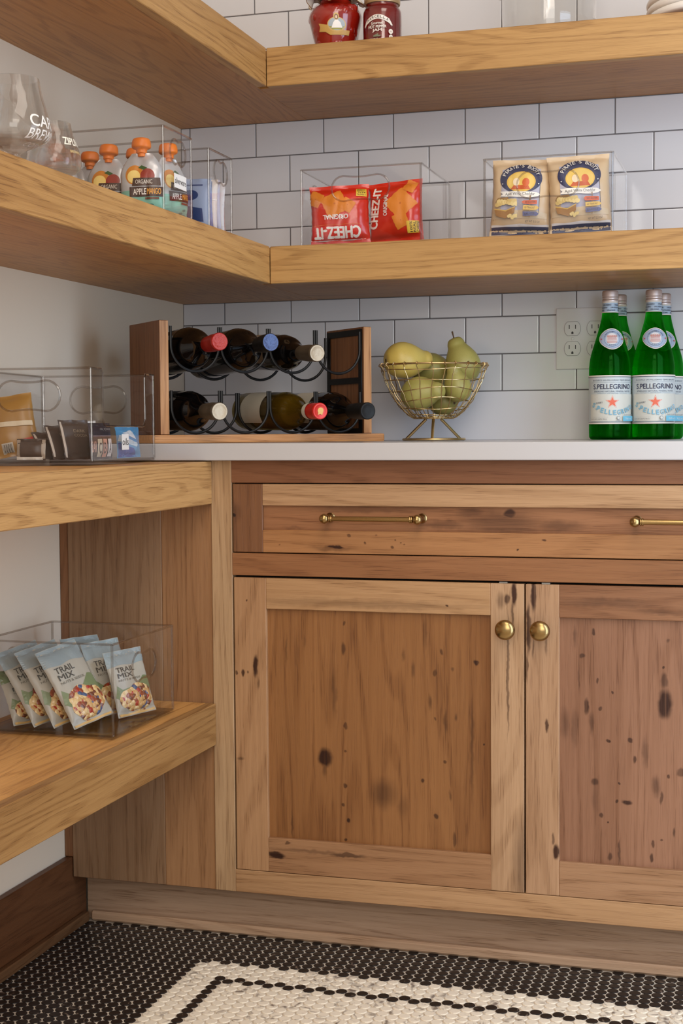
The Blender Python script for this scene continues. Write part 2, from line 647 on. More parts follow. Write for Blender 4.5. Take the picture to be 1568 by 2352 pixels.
class Bag:
    """filled pillow bag, standing on z = 0, print side towards -y"""

    def __init__(self, W, H, T, seed=0, wr=0.0016, seal=0.008, sag=0.0, pw=2.4, bend=0.0):
        self.W, self.H, self.T, self.seed, self.wr, self.seal, self.sag, self.pw, self.bend = W, H, T, seed, wr, seal, sag, pw, bend

    def depth(self, s, t):
        # s, t in -1..1
        tt = min(1.0, abs(t) / (1 - self.seal / self.H * 2))
        a = max(0.0, 1 - abs(s) ** self.pw) ** 0.55
        b = max(0.0, 1 - tt ** 3.0) ** 0.6
        return 0.5 * self.T * a * b * (1 - self.sag * t)

    def wrinkle(self, x, z):
        q = Vector((x * 28 + self.seed * 3.1, z * 22, self.seed * 1.7))
        return self.wr * (noise.noise(q) + 0.6 * noise.noise(q * 2.3) + 0.9 * abs(noise.noise(Vector((x * 55, z * 12, self.seed)))))

    def edge(self, t):
        return 1 - 0.05 * (1 - t * t) + 0.006 * sin(t * 23 + self.seed)

    def pt(self, s, t, side=-1):
        x = s * self.W / 2 * self.edge(t)
        z = (t + 1) / 2 * self.H
        d = self.depth(s, t)
        k = min(1, d / (0.15 * self.T + 1e-6))
        y = side * (d + self.wrinkle(x, z) * k) + self.bend * (t * t) + 0.0012 * sin(s * 7 + self.seed) * (1 if abs(t) > 0.9 else 0.3)
        return (x, y, z)

    def mesh(self, name, mats, parent=None, nu=26, nv=34, matfn=None):
        vs, fs, mi = [], [], []
        for side in (-1, 1):
            for j in range(nv + 1):
                for i in range(nu + 1):
                    s, t = -1 + 2 * i / nu, -1 + 2 * j / nv
                    p = self.pt(s, t, side)
                    if i in (0, nu) or j in (0, nv):
                        p = (p[0], p[1] + side * 0.0002, p[2])
                    vs.append(p)
        o = (nu + 1) * (nv + 1)
        for b in (0, o):
            for j in range(nv):
                for i in range(nu):
                    a = b + j * (nu + 1) + i
                    q = (a, a + 1, a + nu + 2, a + nu + 1)
                    fs.append(q if b == 0 else q[::-1])
                    mi.append(matfn(-1 + (2 * i + 1) / nu, -1 + (2 * j + 1) / nv, b > 0) if matfn else 0)
        for j in range(nv):
            a, c = j * (nu + 1), (j + 1) * (nu + 1)
            fs.append((a, c, c + o, a + o)); mi.append(0)
            fs.append((c + nu, a + nu, a + nu + o, c + nu + o)); mi.append(0)
        for i in range(nu):
            fs.append((i + 1, i, i + o, i + 1 + o)); mi.append(0)
            t_ = nv * (nu + 1) + i
            fs.append((t_, t_ + 1, t_ + 1 + o, t_ + o)); mi.append(0)
        me = bpy.data.meshes.new('bag')
        me.from_pydata(vs, [], fs)
        me.polygons.foreach_set('material_index', mi)
        for p in me.polygons: p.use_smooth = True
        me.set_sharp_from_angle(angle=radians(70))
        return link(name, me, mats, parent)

    def S(self):
        def S0(x, z):
            t = max(-1, min(1, 2 * z / self.H - 1))
            s = max(-1, min(1, x / (self.W / 2 * self.edge(t))))
            return self.pt(s, t, -1)
        return on_surface(S0)


def lean(o, loc, rz=0.0, back=0.0, roll=0.0):
    o.matrix_basis = Matrix.Translation(loc) @ Matrix.Rotation(rz, 4, 'Z') @ Matrix.Rotation(-back, 4, 'X') @ Matrix.Rotation(roll, 4, 'Y')
    M = o.matrix_basis.copy()
    low = min((M @ v.co).z for v in o.data.vertices)
    M.translation.z += loc[2] - low + 0.0008
    o.matrix_basis = M
    return o
KNOTS = {
"panel_1":[(0.5085,0.3477,0.0115,0.0153,0.95),(0.5073,0.3287,0.0036,0.0136,0.5),(0.5438,0.5413,0.0036,0.0101,0.6),(0.5448,0.5855,0.0021,0.0034,0.6),(0.5463,0.4065,0.0032,0.0047,0.7),(0.5456,0.3612,0.0021,0.0031,0.7),(0.5448,0.3,0.0032,0.0041,0.8),(0.5407,0.2653,0.0029,0.0041,0.7),(0.5504,0.2384,0.0032,0.0041,0.8),(0.5449,0.2035,0.0025,0.0027,0.7),(0.5266,0.4672,0.0043,0.0407,0.45),(0.4383,0.5357,0.0022,0.024,0.4),(0.472,0.5507,0.0022,0.0136,0.3),(0.7785,0.5266,0.0042,0.004,0.8),(0.7186,0.5426,0.0028,0.005,0.6),(0.7083,0.5054,0.0031,0.005,0.6),(0.7381,0.5143,0.0031,0.004,0.5),(0.6519,0.5334,0.0028,0.01,0.4),(0.6679,0.5105,0.0028,0.0133,0.4),(0.6978,0.4547,0.0028,0.0133,0.5),(0.7063,0.4265,0.0021,0.0033,0.6),(0.7436,0.4301,0.0028,0.0066,0.5),(0.725,0.4225,0.0031,0.0166,0.5),(0.7241,0.3519,0.0025,0.0033,0.7),(0.6853,0.3175,0.0028,0.0047,0.7),(0.708,0.2581,0.0032,0.0047,0.7),(0.7715,0.3781,0.0028,0.0827,0.45),(0.7331,0.2952,0.0021,0.01,0.5),(0.7396,0.2181,0.0025,0.0133,0.6),(0.793,0.386,0.0014,0.0016,0.8),(0.6141,0.2908,0.0213,0.0236,0.5),(0.6488,0.2692,0.0088,0.0202,0.3),(0.4462,0.224,0.0018,0.0241,0.5),(0.6898,0.575,0.0035,0.0266,0.4)],
"stile_1":[(0.3834,0.506,0.0044,0.0172,0.95),(0.3675,0.6233,0.0015,0.0024,0.8),(0.3594,0.4928,0.0033,0.0062,0.8),(0.3472,0.4923,0.0022,0.0035,0.7),(0.3693,0.4932,0.0018,0.0028,0.6),(0.3539,0.3405,0.0058,0.0028,0.5),(0.3878,0.4749,0.0022,0.0103,0.5)],
"stile_2":[(0.8219,0.6337,0.0062,0.0131,0.5),(0.8325,0.6356,0.0048,0.0082,0.8),(0.845,0.6457,0.0048,0.0196,0.9),(0.8424,0.6129,0.0017,0.0261,0.6),(0.8347,0.5139,0.0021,0.0982,0.7),(0.862,0.1839,0.019,0.0756,0.5),(0.862,0.1505,0.0138,0.0526,0.35)],
"rail_b1":[(0.4183,0.1695,0.0146,0.0062,0.9),(0.55,0.178,0.0287,0.0041,0.6),(0.4404,0.1922,0.0051,0.0017,0.7),(0.4892,0.1802,0.0722,0.0034,0.35)],
"rail_t1":[(0.5812,0.6222,0.177,0.0074,0.3),(0.7307,0.6236,0.0021,0.002,0.8)],
"stile_3":[(0.8776,0.6479,0.0044,0.0286,0.85),(0.8698,0.5875,0.0038,0.0391,0.8),(0.8672,0.5218,0.0022,0.0235,0.6),(0.8999,0.4261,0.0027,0.0104,0.85),(0.9157,0.2134,0.0049,0.0117,0.95),(0.9112,0.2342,0.0022,0.0091,0.6),(0.899,0.5623,0.0022,0.0156,0.5),(0.8776,0.5537,0.0016,0.0156,0.5)],
"panel_2":[(0.977,0.5845,0.0022,0.0046,0.7),(0.9579,0.545,0.0054,0.0036,0.6),(0.9836,0.5045,0.0019,0.0039,0.6),(1.0079,0.4848,0.0016,0.0031,0.7),(0.9658,0.4608,0.0041,0.0129,0.8),(0.9736,0.4325,0.0033,0.0181,0.5),(0.9876,0.4571,0.0033,0.0026,0.6),(1.0934,0.4694,0.0107,0.0229,0.85),(1.0919,0.5078,0.0059,0.0127,0.6),(1.0906,0.5308,0.0019,0.0025,0.7),(1.0978,0.5745,0.0024,0.0035,0.5),(1.0017,0.4041,0.0035,0.0036,0.8),(1.0372,0.406,0.0038,0.0041,0.7),(1.0437,0.374,0.0027,0.0051,0.7),(1.0612,0.388,0.0043,0.023,0.45),(0.9802,0.3337,0.0054,0.0065,0.7),(1.0185,0.3335,0.0019,0.0026,0.7),(1.1002,0.3516,0.0021,0.0036,0.7),(1.12,0.3567,0.0067,0.0064,0.6),(1.016,0.3034,0.0022,0.0031,0.7),(1.0326,0.3032,0.0076,0.0046,0.8),(0.9893,0.2781,0.0038,0.0041,0.7),(1.079,0.3322,0.0067,0.0153,0.5),(1.0879,0.3147,0.0027,0.0102,0.6),(1.0021,0.2659,0.0016,0.0018,0.7),(1.0049,0.2098,0.0038,0.0065,0.6),(1.0201,0.2188,0.0019,0.0181,0.6),(1.0721,0.2124,0.0024,0.0064,0.7),(1.0745,0.236,0.0022,0.0064,0.6),(1.1094,0.2567,0.0021,0.0076,0.6),(0.9298,0.4303,0.0068,0.0233,0.4),(0.9453,0.4206,0.0055,0.0311,0.35),(0.9529,0.5045,0.0016,0.0207,0.4),(0.945,0.577,0.0027,0.0155,0.4),(1.0882,0.2422,0.0022,0.002,0.6),(0.9803,0.3049,0.0054,0.0259,0.3)],
"rail_t2":[(0.9985,0.6355,0.0701,0.0077,0.4),(1.0864,0.6225,0.04,0.0051,0.35)],
"dpanel":[(0.8359,0.7801,0.0101,0.0072,0.8),(0.8225,0.7643,0.066,0.0193,0.5),(0.9189,0.7606,0.0377,0.0095,0.45),(0.771,0.7807,0.023,0.0097,0.4),(0.576,0.7858,0.0787,0.0063,0.35),(0.7229,0.7602,0.0387,0.0071,0.5),(0.4544,0.7527,0.0184,0.0029,0.3)],
"drail":[(0.8516,0.7212,0.002,0.0014,0.8),(0.8962,0.7376,0.0035,0.0019,0.7),(0.5334,0.7203,0.0152,0.0026,0.9),(0.5274,0.7179,0.0335,0.0046,0.5),(0.5571,0.7403,0.003,0.0026,0.6),(0.5861,0.7283,0.0024,0.0023,0.7),(0.635,0.7205,0.003,0.0023,0.7),(0.6404,0.7335,0.0018,0.0014,0.6),(0.6513,0.7288,0.0015,0.0014,0.6),(0.6572,0.7251,0.0015,0.0014,0.6),(0.6055,0.741,0.0018,0.0014,0.5),(0.4295,0.7245,0.0018,0.0015,0.5)],
"dstile":[(0.3448,0.7729,0.0031,0.0035,0.9),(0.3505,0.7795,0.0078,0.0147,0.3)],
}
PX, PH, TX, ZL, ZU, ZT = 0.154, 0.0771, 0.1755, 1.0027, 1.3621, 1.8215
# ------------------------------------------------------------------ the room
floor = box('floor', (-0.1, -4.3, -0.06), (2.9, 0.1, -0.0012), FLOOR_GROUT, None, 0)
tag(floor, kind='structure')
wall_left = box('wall_left', (-0.1, -4.3, 0), (0, 0.1, 2.6), PAINT, None, 0)
tag(wall_left, kind='structure')
wall_back = box('wall_back', (-0.1, 0.0016, 0), (2.9, 0.1, 2.6), GROUT, None, 0)
tag(wall_back, kind='structure')
tag(box('ceiling', (-0.1, -4.3, 2.6), (2.9, 0.1, 2.66), flat('ceiling_paint', (225, 220, 214), 0.8), None, 0), kind='structure')

_tile = {}


def tile_row(z0, z1, half, xa=0.0, xb=1.62):
    k = -2
    while True:
        a = TX + (k + (0.5 if half else 0)) * PX
        k += 1
        if a > xb: break
        x0, x1 = max(a + 0.0011, xa + 0.0015), a + PX - 0.0011
        if x1 - x0 < 0.01: continue
        w, h = round(x1 - x0, 4), round(z1 - z0 - 0.0022, 4)
        if (w, h) not in _tile:
            _tile[(w, h)] = box_me(w, 0.0085, h, 0.0016, 2)
            _tile[(w, h)].materials.append(TILE)
        rr = random.Random(int(x0 * 1e4 + z0 * 1e5))
        o = link('tile', _tile[(w, h)], None, wall_back, ((x0 + x1) / 2, 0.00425 + rr.uniform(-.0002, .0002), (z0 + z1) / 2))
        o.location = Vector(o.location) - Vector(wall_back.location)
        o.rotation_euler = (rr.uniform(-.0022, .0022), 0, rr.uniform(-.0016, .0016))


SH_U, SH_UT, SH_M, SH_MT = 1.5875, 1.6612, 1.2037, 1.2743
tile_row(ZL, ZL + PH, True); tile_row(ZL + PH, ZL + 2 * PH, False); tile_row(ZL + 2 * PH, SH_M + 0.001, True)
tile_row(SH_MT, ZU - PH, False)
for i, hf in enumerate((True, False, True)): tile_row(ZU + (i - 1) * PH, ZU + i * PH, hf)
tile_row(ZU + 2 * PH, SH_U + 0.001, False)
tile_row(SH_UT, ZT - PH, False)
tile_row(ZT - PH, ZT, True); tile_row(ZT, ZT + PH, False); tile_row(ZT + PH, ZT + 2 * PH, True)

# floor of round mosaic pieces
PP = 0.0204


def penny_me(n):
    v, f = lathe([(0, 0.0003), (0.0086, 0.0003), (0.0093, -0.0001), (0.0095, -0.0012)], n)
    bm = bmesh.new()
    bv = [bm.verts.new(q) for q in v]
    for q in f: bm.faces.new([bv[i] for i in q])
    bmesh.ops.recalc_face_normals(bm, faces=bm.faces)
    for fa in bm.faces:
        if fa.normal.z < 0: fa.normal_flip()
    me = bpy.data.meshes.new('penny')
    bm.to_mesh(me); bm.free()
    return me, v, f


pb, _, _ = penny_me(14); pb.materials.append(PENNY_BLACK)
pw, _, _ = penny_me(14); pw.materials.append(PENNY_WHITE)
pens = []
for k in range(-24, 75):
    x = 0.3725 + 0.01785 * k
    odd = k % 2
    for n in range(-34, 13):
        y = -0.7615 + n * PP - (PP / 2 if odd else 0)
        if x < 0.024 or y > -0.5560 or y < -1.42 or x > 1.65: continue
        inner_line = (k == 0 and n <= 0) or (k > 0 and n == 0)
        black = k <= -4 or y > -0.692 or inner_line
        d = Vector((x, y, 0)) - CAM
        w = d.dot(_f)
        u, v = 784 + FPX * d.dot(RIGHT) / w, 1176 - FPX * d.dot(UP) / w
        pens.append((w if (8 < u < 1560 and v < 2344) else 1e3 + w, x, y, black))
pens.sort()
for w, x, y, black in pens[:300]:
    o = link('penny_tile', pb if black else pw, None, floor, Vector((x, y, 0)) - Vector(floor.location))
    o.rotation_euler = (0, 0, random.uniform(0, 6.28))
vs, fs, mi = [], [], []
_, pv, pf = penny_me(10)
for w, x, y, black in pens[300:]:
    b = len(vs)
    q = random.uniform(0, 6.28)
    vs += [(x + a * cos(q) - c * sin(q), y + a * sin(q) + c * cos(q), d) for a, c, d in pv]
    fs += [tuple(i + b for i in g) for g in pf]
    mi += [0 if black else 1] * len(pf)
bm = bmesh.new()
bv = [bm.verts.new(Vector(q) - Vector(floor.location)) for q in vs]
for g, m_ in zip(fs, mi):
    fa = bm.faces.new([bv[i] for i in g]); fa.material_index = m_
bm.normal_update()
for fa in bm.faces:
    if fa.normal.z < 0: fa.normal_flip()
me = bpy.data.meshes.new('pennies'); bm.to_mesh(me); bm.free()
tag(link('penny_tile_field', me, [PENNY_BLACK, PENNY_WHITE], floor), kind='stuff')

# baseboard along the left wall and its small shoe strip
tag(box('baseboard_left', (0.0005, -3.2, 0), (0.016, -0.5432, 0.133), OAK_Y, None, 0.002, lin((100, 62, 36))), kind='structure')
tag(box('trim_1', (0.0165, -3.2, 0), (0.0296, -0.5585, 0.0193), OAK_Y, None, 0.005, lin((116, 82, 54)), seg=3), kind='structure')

# ------------------------------------------------------------------ base cabinet
def tone(c, k):
    return tuple(v * k for v in lin(c))


def hick(c, k):
    v = tone(c, k)
    g = sum(v) / 3
    return tuple(a * 0.93 + g * 0.07 for a in v)


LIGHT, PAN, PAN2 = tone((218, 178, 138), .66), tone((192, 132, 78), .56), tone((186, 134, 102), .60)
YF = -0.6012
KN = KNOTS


def lk(name, cx, cz):
    return [(round(a - cx, 4), round(b - cz, 4), ra * 1.3, rb * 1.25, min(1.0, s * 1.12)) for a, b, ra, rb, s in KN[name]]


CB = Vector((0.86, -0.30, 0))
cab = thing('base_cabinet', 'shaker-style knotty hickory base cabinet under the white countertop', 'cabinet', CB)
XL, XO, XG, XE = 0.3022, 0.3411, 0.8634, 1.3857
ZB, ZO0, ZO1, ZD0, ZD1, ZTOP = 0.0963, 0.1369, 0.6672, 0.7068, 0.8310, 0.8705
bk = YF + 0.02
B = lambda nm, lo, hi, mat, par, col, off, bev=0.0009: box(nm, lo, hi, mat, par, bev, col, off)
B('carcass', (0.31, YF + 0.024, ZB + 0.004), (1.43, -0.004, 0.869), DARKGAP, cab, None, CB, 0)
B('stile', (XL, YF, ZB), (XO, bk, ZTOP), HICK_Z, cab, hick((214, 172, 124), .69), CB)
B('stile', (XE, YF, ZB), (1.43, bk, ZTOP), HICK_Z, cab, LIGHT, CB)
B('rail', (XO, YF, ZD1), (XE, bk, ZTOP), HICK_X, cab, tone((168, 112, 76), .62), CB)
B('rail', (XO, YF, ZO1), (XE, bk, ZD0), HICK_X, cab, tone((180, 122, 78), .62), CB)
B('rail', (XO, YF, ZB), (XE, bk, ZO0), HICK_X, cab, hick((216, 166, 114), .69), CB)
# filler boards reaching the left wall
B('filler_board', (0.0175, YF + 0.002, ZB), (0.2040, bk, ZTOP), HICK_Z, cab, lin((156, 124, 94)), CB)
B('filler_board', (0.2043, YF + 0.002, ZB), (XL - 0.0003, bk, ZTOP), HICK_Z, cab, lin((164, 122, 84)), CB)
B('scribe_strip', (0.0008, YF + 0.003, 0.1335), (0.0172, bk, ZTOP), HICK_Z, cab, lin((150, 106, 72)), CB)
B('toe_kick', (0.0172, -0.5429, 0.0), (1.43, -0.531, ZB + 0.003), HICK_X, cab, lin((180, 150, 124)), CB)
B('shoe_strip', (0.030, -0.5579, 0.0006), (1.43, -0.5431, 0.0193), HICK_X, cab, lin((196, 162, 132)), CB, 0.004)


def ball_pull(parent, x0, x1, z, off):
    """bar pull with ball ends on short posts"""
    y = YF - 0.030
    prt = []
    for s, x in ((1, x0), (-1, x1)):
        prt.append(xf(lathe(smooth_prof([(0, -0.0085), (0.005, -0.0072), (0.0083, -0.002), (0.0083, 0.002), (0.005, 0.0072), (0, 0.0085)], 3), 18), Matrix.Translation((x, y, z)) @ Matrix.Rotation(pi / 2, 4, 'Y')))
        for dx in (0.0095, 0.0125):
            prt.append(xf(lathe([(0, -0.0011), (0.0062, -0.0011), (0.0066, 0), (0.0062, 0.0011), (0, 0.0011)], 18), Matrix.Translation((x + s * dx, y, z)) @ Matrix.Rotation(pi / 2, 4, 'Y')))
        prt.append(xf(lathe([(0, 0), (0.0085, 0), (0.0085, 0.002), (0.0052, 0.005), (0.0042, 0.012), (0.0048, 0.024), (0.006, 0.030), (0, 0.030)], 18), Matrix.Translation((x, YF + 0.0075, z)) @ Matrix.Rotation(pi / 2, 4, 'X')))
    prt.append(tube_vf([(x0 + 0.008, y, z), (x1 - 0.008, y, z)], 0.0044, 14))
    v, f = join_vf(*prt)
    o = wpos(parent).translation
    return mk('pull_handle', [tuple(Vector(q) - o) for q in v], f, BRASS, parent)


# drawer: panel with frame boards and two pulls
dx0, dx1, dz0, dz1 = 0.3434, 1.3832, 0.7086, 0.8292
ix0, ix1, iz0, iz1 = 0.3990, 1.3270, 0.7482, 0.7912
pc = ((ix0 + ix1) / 2, (iz0 + iz1) / 2)
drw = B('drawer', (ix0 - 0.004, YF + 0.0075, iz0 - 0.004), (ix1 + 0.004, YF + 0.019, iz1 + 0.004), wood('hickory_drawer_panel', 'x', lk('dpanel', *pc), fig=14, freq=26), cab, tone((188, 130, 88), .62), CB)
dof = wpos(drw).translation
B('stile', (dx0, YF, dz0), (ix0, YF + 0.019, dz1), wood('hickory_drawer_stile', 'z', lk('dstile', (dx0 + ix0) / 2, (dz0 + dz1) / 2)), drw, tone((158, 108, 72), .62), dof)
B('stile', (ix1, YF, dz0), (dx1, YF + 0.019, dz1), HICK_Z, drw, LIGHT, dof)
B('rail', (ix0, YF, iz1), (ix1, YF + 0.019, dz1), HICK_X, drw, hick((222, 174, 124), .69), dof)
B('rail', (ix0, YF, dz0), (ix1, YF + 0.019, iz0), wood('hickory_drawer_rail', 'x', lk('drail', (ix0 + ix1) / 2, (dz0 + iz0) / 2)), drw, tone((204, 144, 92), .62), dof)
ball_pull(drw, 0.522, 0.686, 0.771, dof)
ball_pull(drw, 1.047, 1.211, 0.771, dof)


def cab_door(x0, x1, pan, panc, hinge_left, kn, cols, px0, px1, pz0, pz1):
    z0, z1 = 0.1378, 0.6632
    c = ((px0 + px1) / 2, (pz0 + pz1) / 2)
    d = B('door', (px0 - 0.005, YF + 0.008, pz0 - 0.005), (px1 + 0.005, YF + 0.019, pz1 + 0.005), wood('hickory_door_panel', 'z', lk(pan, *c), fig=13, freq=30, lines=0.30), cab, panc, CB)
    o = wpos(d).translation
    zc = (z0 + z1) / 2

    def kmat(key, ax, cx, cz):
        return wood('hickory_board', ax, lk(key, cx, cz)) if key else (HICK_Z if ax == 'z' else HICK_X)
    B('stile', (x0, YF, z0), (px0, YF + 0.019, z1), kmat(kn[0], 'z', (x0 + px0) / 2, zc), d, cols[0], o)
    B('stile', (px1, YF, z0), (x1, YF + 0.019, z1), kmat(kn[1], 'z', (px1 + x1) / 2, zc), d, cols[1], o)
    B('rail', (px0, YF, pz1), (px1, YF + 0.019, z1), kmat(kn[2], 'x', c[0], (pz1 + z1) / 2), d, cols[2], o)
    B('rail', (px0, YF, z0), (px1, YF + 0.019, pz0), kmat(kn[3], 'x', c[0], (z0 + pz0) / 2), d, cols[3], o)
    return d


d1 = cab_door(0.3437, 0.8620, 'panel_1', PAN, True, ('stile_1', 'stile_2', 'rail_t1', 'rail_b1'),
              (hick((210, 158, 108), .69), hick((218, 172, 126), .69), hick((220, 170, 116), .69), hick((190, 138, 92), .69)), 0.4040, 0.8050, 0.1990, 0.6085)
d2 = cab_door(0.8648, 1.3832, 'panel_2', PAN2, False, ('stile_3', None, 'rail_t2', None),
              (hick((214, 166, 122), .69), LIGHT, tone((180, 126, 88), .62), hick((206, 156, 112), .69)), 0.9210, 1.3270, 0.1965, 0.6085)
for d, x in ((d1, 0.8338), (d2, 0.8920)):
    o = wpos(d).translation
    pf_ = smooth_prof([(0.0, 0.0), (0.009, 0.0), (0.0095, 0.002), (0.0055, 0.005), (0.0055, 0.012), (0.011, 0.016), (0.0165, 0.021), (0.0163, 0.026), (0.012, 0.0305), (0.005, 0.0325), (0, 0.0328)], 3)
    v, f = xf(lathe(pf_, 28), Matrix.Translation(Vector((x, YF + 0.0002, 0.588)) - o) @ Matrix.Rotation(pi / 2, 4, 'X'))
    mk('knob', v, f, BRASS, d)
for x in (0.8267, 0.8985):
    B('catch_plate', (x - 0.007, YF + 0.002, 0.6634), (x + 0.007, YF + 0.02, 0.6660), STEEL, cab, None, CB, 0)

# ------------------------------------------------------------------ countertop and its low upstand
ct = box('countertop', (0.0005, -0.6302, 0.8709), (1.62, -0.0005, 0.9010), QUARTZ, None, 0.003, seg=3)
tag(ct, 'white quartz countertop slab with faint grey veins', 'countertop')
sl = box('backsplash_slab', (0.0005, -0.0030, 0.9012), (1.62, 0.0014, 1.0016), quartz((224, 223, 228)), None, 0.0004)
tag(sl, 'low white quartz upstand strip along the wall behind the countertop', 'backsplash')

# ------------------------------------------------------------------ shelves


def floating(name, label, ux, uy, zb, zt, cols):
    t = thing(name, label, 'shelf', (ux / 2, uy, zb))
    of = Vector((ux / 2, uy, zb))
    th = 0.02
    B('front_board', (ux - th, -3.0, zb), (ux, uy - 0.0002, zt), OAK_Y, t, cols[0], of, 0.0012)
    B('front_board', (ux + 0.0002, uy, zb), (1.62, uy + th, zt), OAK_X, t, cols[1], of, 0.0012)
    B('bottom_panel', (0.0004, -3.0, zb + 0.0008), (ux - th - 0.0002, -0.0006, zb + 0.016), OAK_Y, t, cols[2], of, 0)
    B('bottom_panel', (ux - th, uy + th + 0.0004, zb + 0.0012), (1.62, -0.0006, zb + 0.016), OAK_X, t, cols[3], of, 0)
    B('top_panel', (0.0004, -3.0, zt - 0.016), (ux - th - 0.0002, -0.0006, zt), OAK_Y, t, cols[2], of, 0)
    B('top_panel', (ux - th, uy + th + 0.0004, zt - 0.016), (1.62, -0.0006, zt), OAK_X, t, cols[3], of, 0)
    return t


OAKC = (tone((228, 176, 108), .68), tone((228, 176, 108), .60), lin((186, 132, 74)), lin((178, 126, 70)))
floating('floating_shelf', 'upper thick oak shelf that turns the corner, holding the red jars', 0.3129, -0.3156, SH_U, SH_UT, OAKC)
floating('floating_shelf', 'middle thick oak shelf that turns the corner, holding the red snack bags', 0.3332, -0.3627, SH_M, SH_MT, OAKC)


def side_shelf(name, label, fx, zb, zt, cols):
    t = thing(name, label, 'shelf', (fx / 2, -1.8, zb))
    of = Vector((fx / 2, -1.8, zb))
    B('front_board', (fx - 0.02, -3.0, zb), (fx, -0.6032, zt), OAK_Y, t, cols[0], of, 0.0014)
    B('top_panel', (0.0004, -3.0, zt - 0.018), (fx - 0.0203, -0.6032, zt), OAK_Y, t, cols[1], of, 0)
    B('bottom_panel', (0.0004, -3.0, zb + 0.0008), (fx - 0.0203, -0.6032, zb + 0.016), OAK_Y, t, cols[1], of, 0)


side_shelf('side_shelf', 'thick oak side shelf at countertop height, with the dark snack sachets bin', 0.3048, 0.7932, 0.8691, (tone((226, 176, 114), .70), lin((210, 158, 96))))
side_shelf('side_shelf', 'lowest thick oak side shelf, with the bin of nut mix bags', 0.3079, 0.3612, 0.4360, (tone((216, 166, 104), .60), lin((218, 164, 96))))

# ------------------------------------------------------------------ socket plate
so = thing('outlet_plate', 'white double-gang outlet plate on the tiles behind the water bottles', 'outlet', (0.889, -0.0002, 1.107))
PLW = flat('white_plastic', (214, 211, 212), 0.35)
link('cover', box_me(0.122, 0.0055, 0.124, 0.0016, 2), PLW, so, (0, -0.00275, 0))
for gx in (-0.0275, 0.0185):
    for gz in (0.0202, -0.0205):
        w = [(0.0165 * cos(2 * pi * k / 40), max(-0.0138, min(0.0138, 0.0172 * sin(2 * pi * k / 40)))) for k in range(40)]
        me = shape2d([w], 0.002)
        r = link('receptacle', me, PLW, so, (gx, -0.0063, gz), (pi / 2, 0, 0))
        ring = [(0.0168 * cos(2 * pi * k / 40), max(-0.0141, min(0.0141, 0.0175 * sin(2 * pi * k / 40))), 0.0008) for k in range(40)]
        v, f = tube_vf(ring, 0.0003, 5, True)
        mk('groove', v, f, ink((120, 116, 114)), r)
        for sx in (-0.0064, 0.0064):
            link('slot', box_me(0.0016, 0.0081, 0.0004, 0), ink((20, 20, 24)), r, (sx, 0.0035, 0.0011))
        g = [(-0.0022, -0.0108), (0.0022, -0.0108), (0.0022, -0.0075), (0.0016, -0.0062), (0, -0.0055), (-0.0016, -0.0062), (-0.0022, -0.0075)]
        link('slot', shape2d([g], 0.0004), ink((20, 20, 24)), r, (0, 0, 0.0011))
    v, f = xf(lathe([(0, 0.0012), (0.0026, 0.0008), (0.0032, 0)], 14), Matrix.Translation((gx, -0.0055, 0)) @ Matrix.Rotation(pi / 2, 4, 'X'))
    mk('screw', v, f, PLW, so)
# ------------------------------------------------------------------ clear storage bins
def handle_outline(w, h, n=10):
    """rounded pull opening whose upper edge dips a little in the middle"""
    r = h / 2
    pts = []
    for k in range(n + 1):
        a = -pi / 2 + pi * k / n
        pts.append((w / 2 - r + r * cos(a), r * sin(a)))
    for k in range(1, 6):
        pts.append((w / 2 - r - (w - 2 * r) * k / 6, r - 0.0028 * sin(pi * k / 6)))
    for k in range(n + 1):
        a = pi / 2 + pi * k / n
        pts.append((-w / 2 + r + r * cos(a), r * sin(a)))
    for k in range(1, 6):
        pts.append((-w / 2 + r + (w - 2 * r) * k / 6, -r + 0.0028 * sin(pi * k / 6)))
    return pts


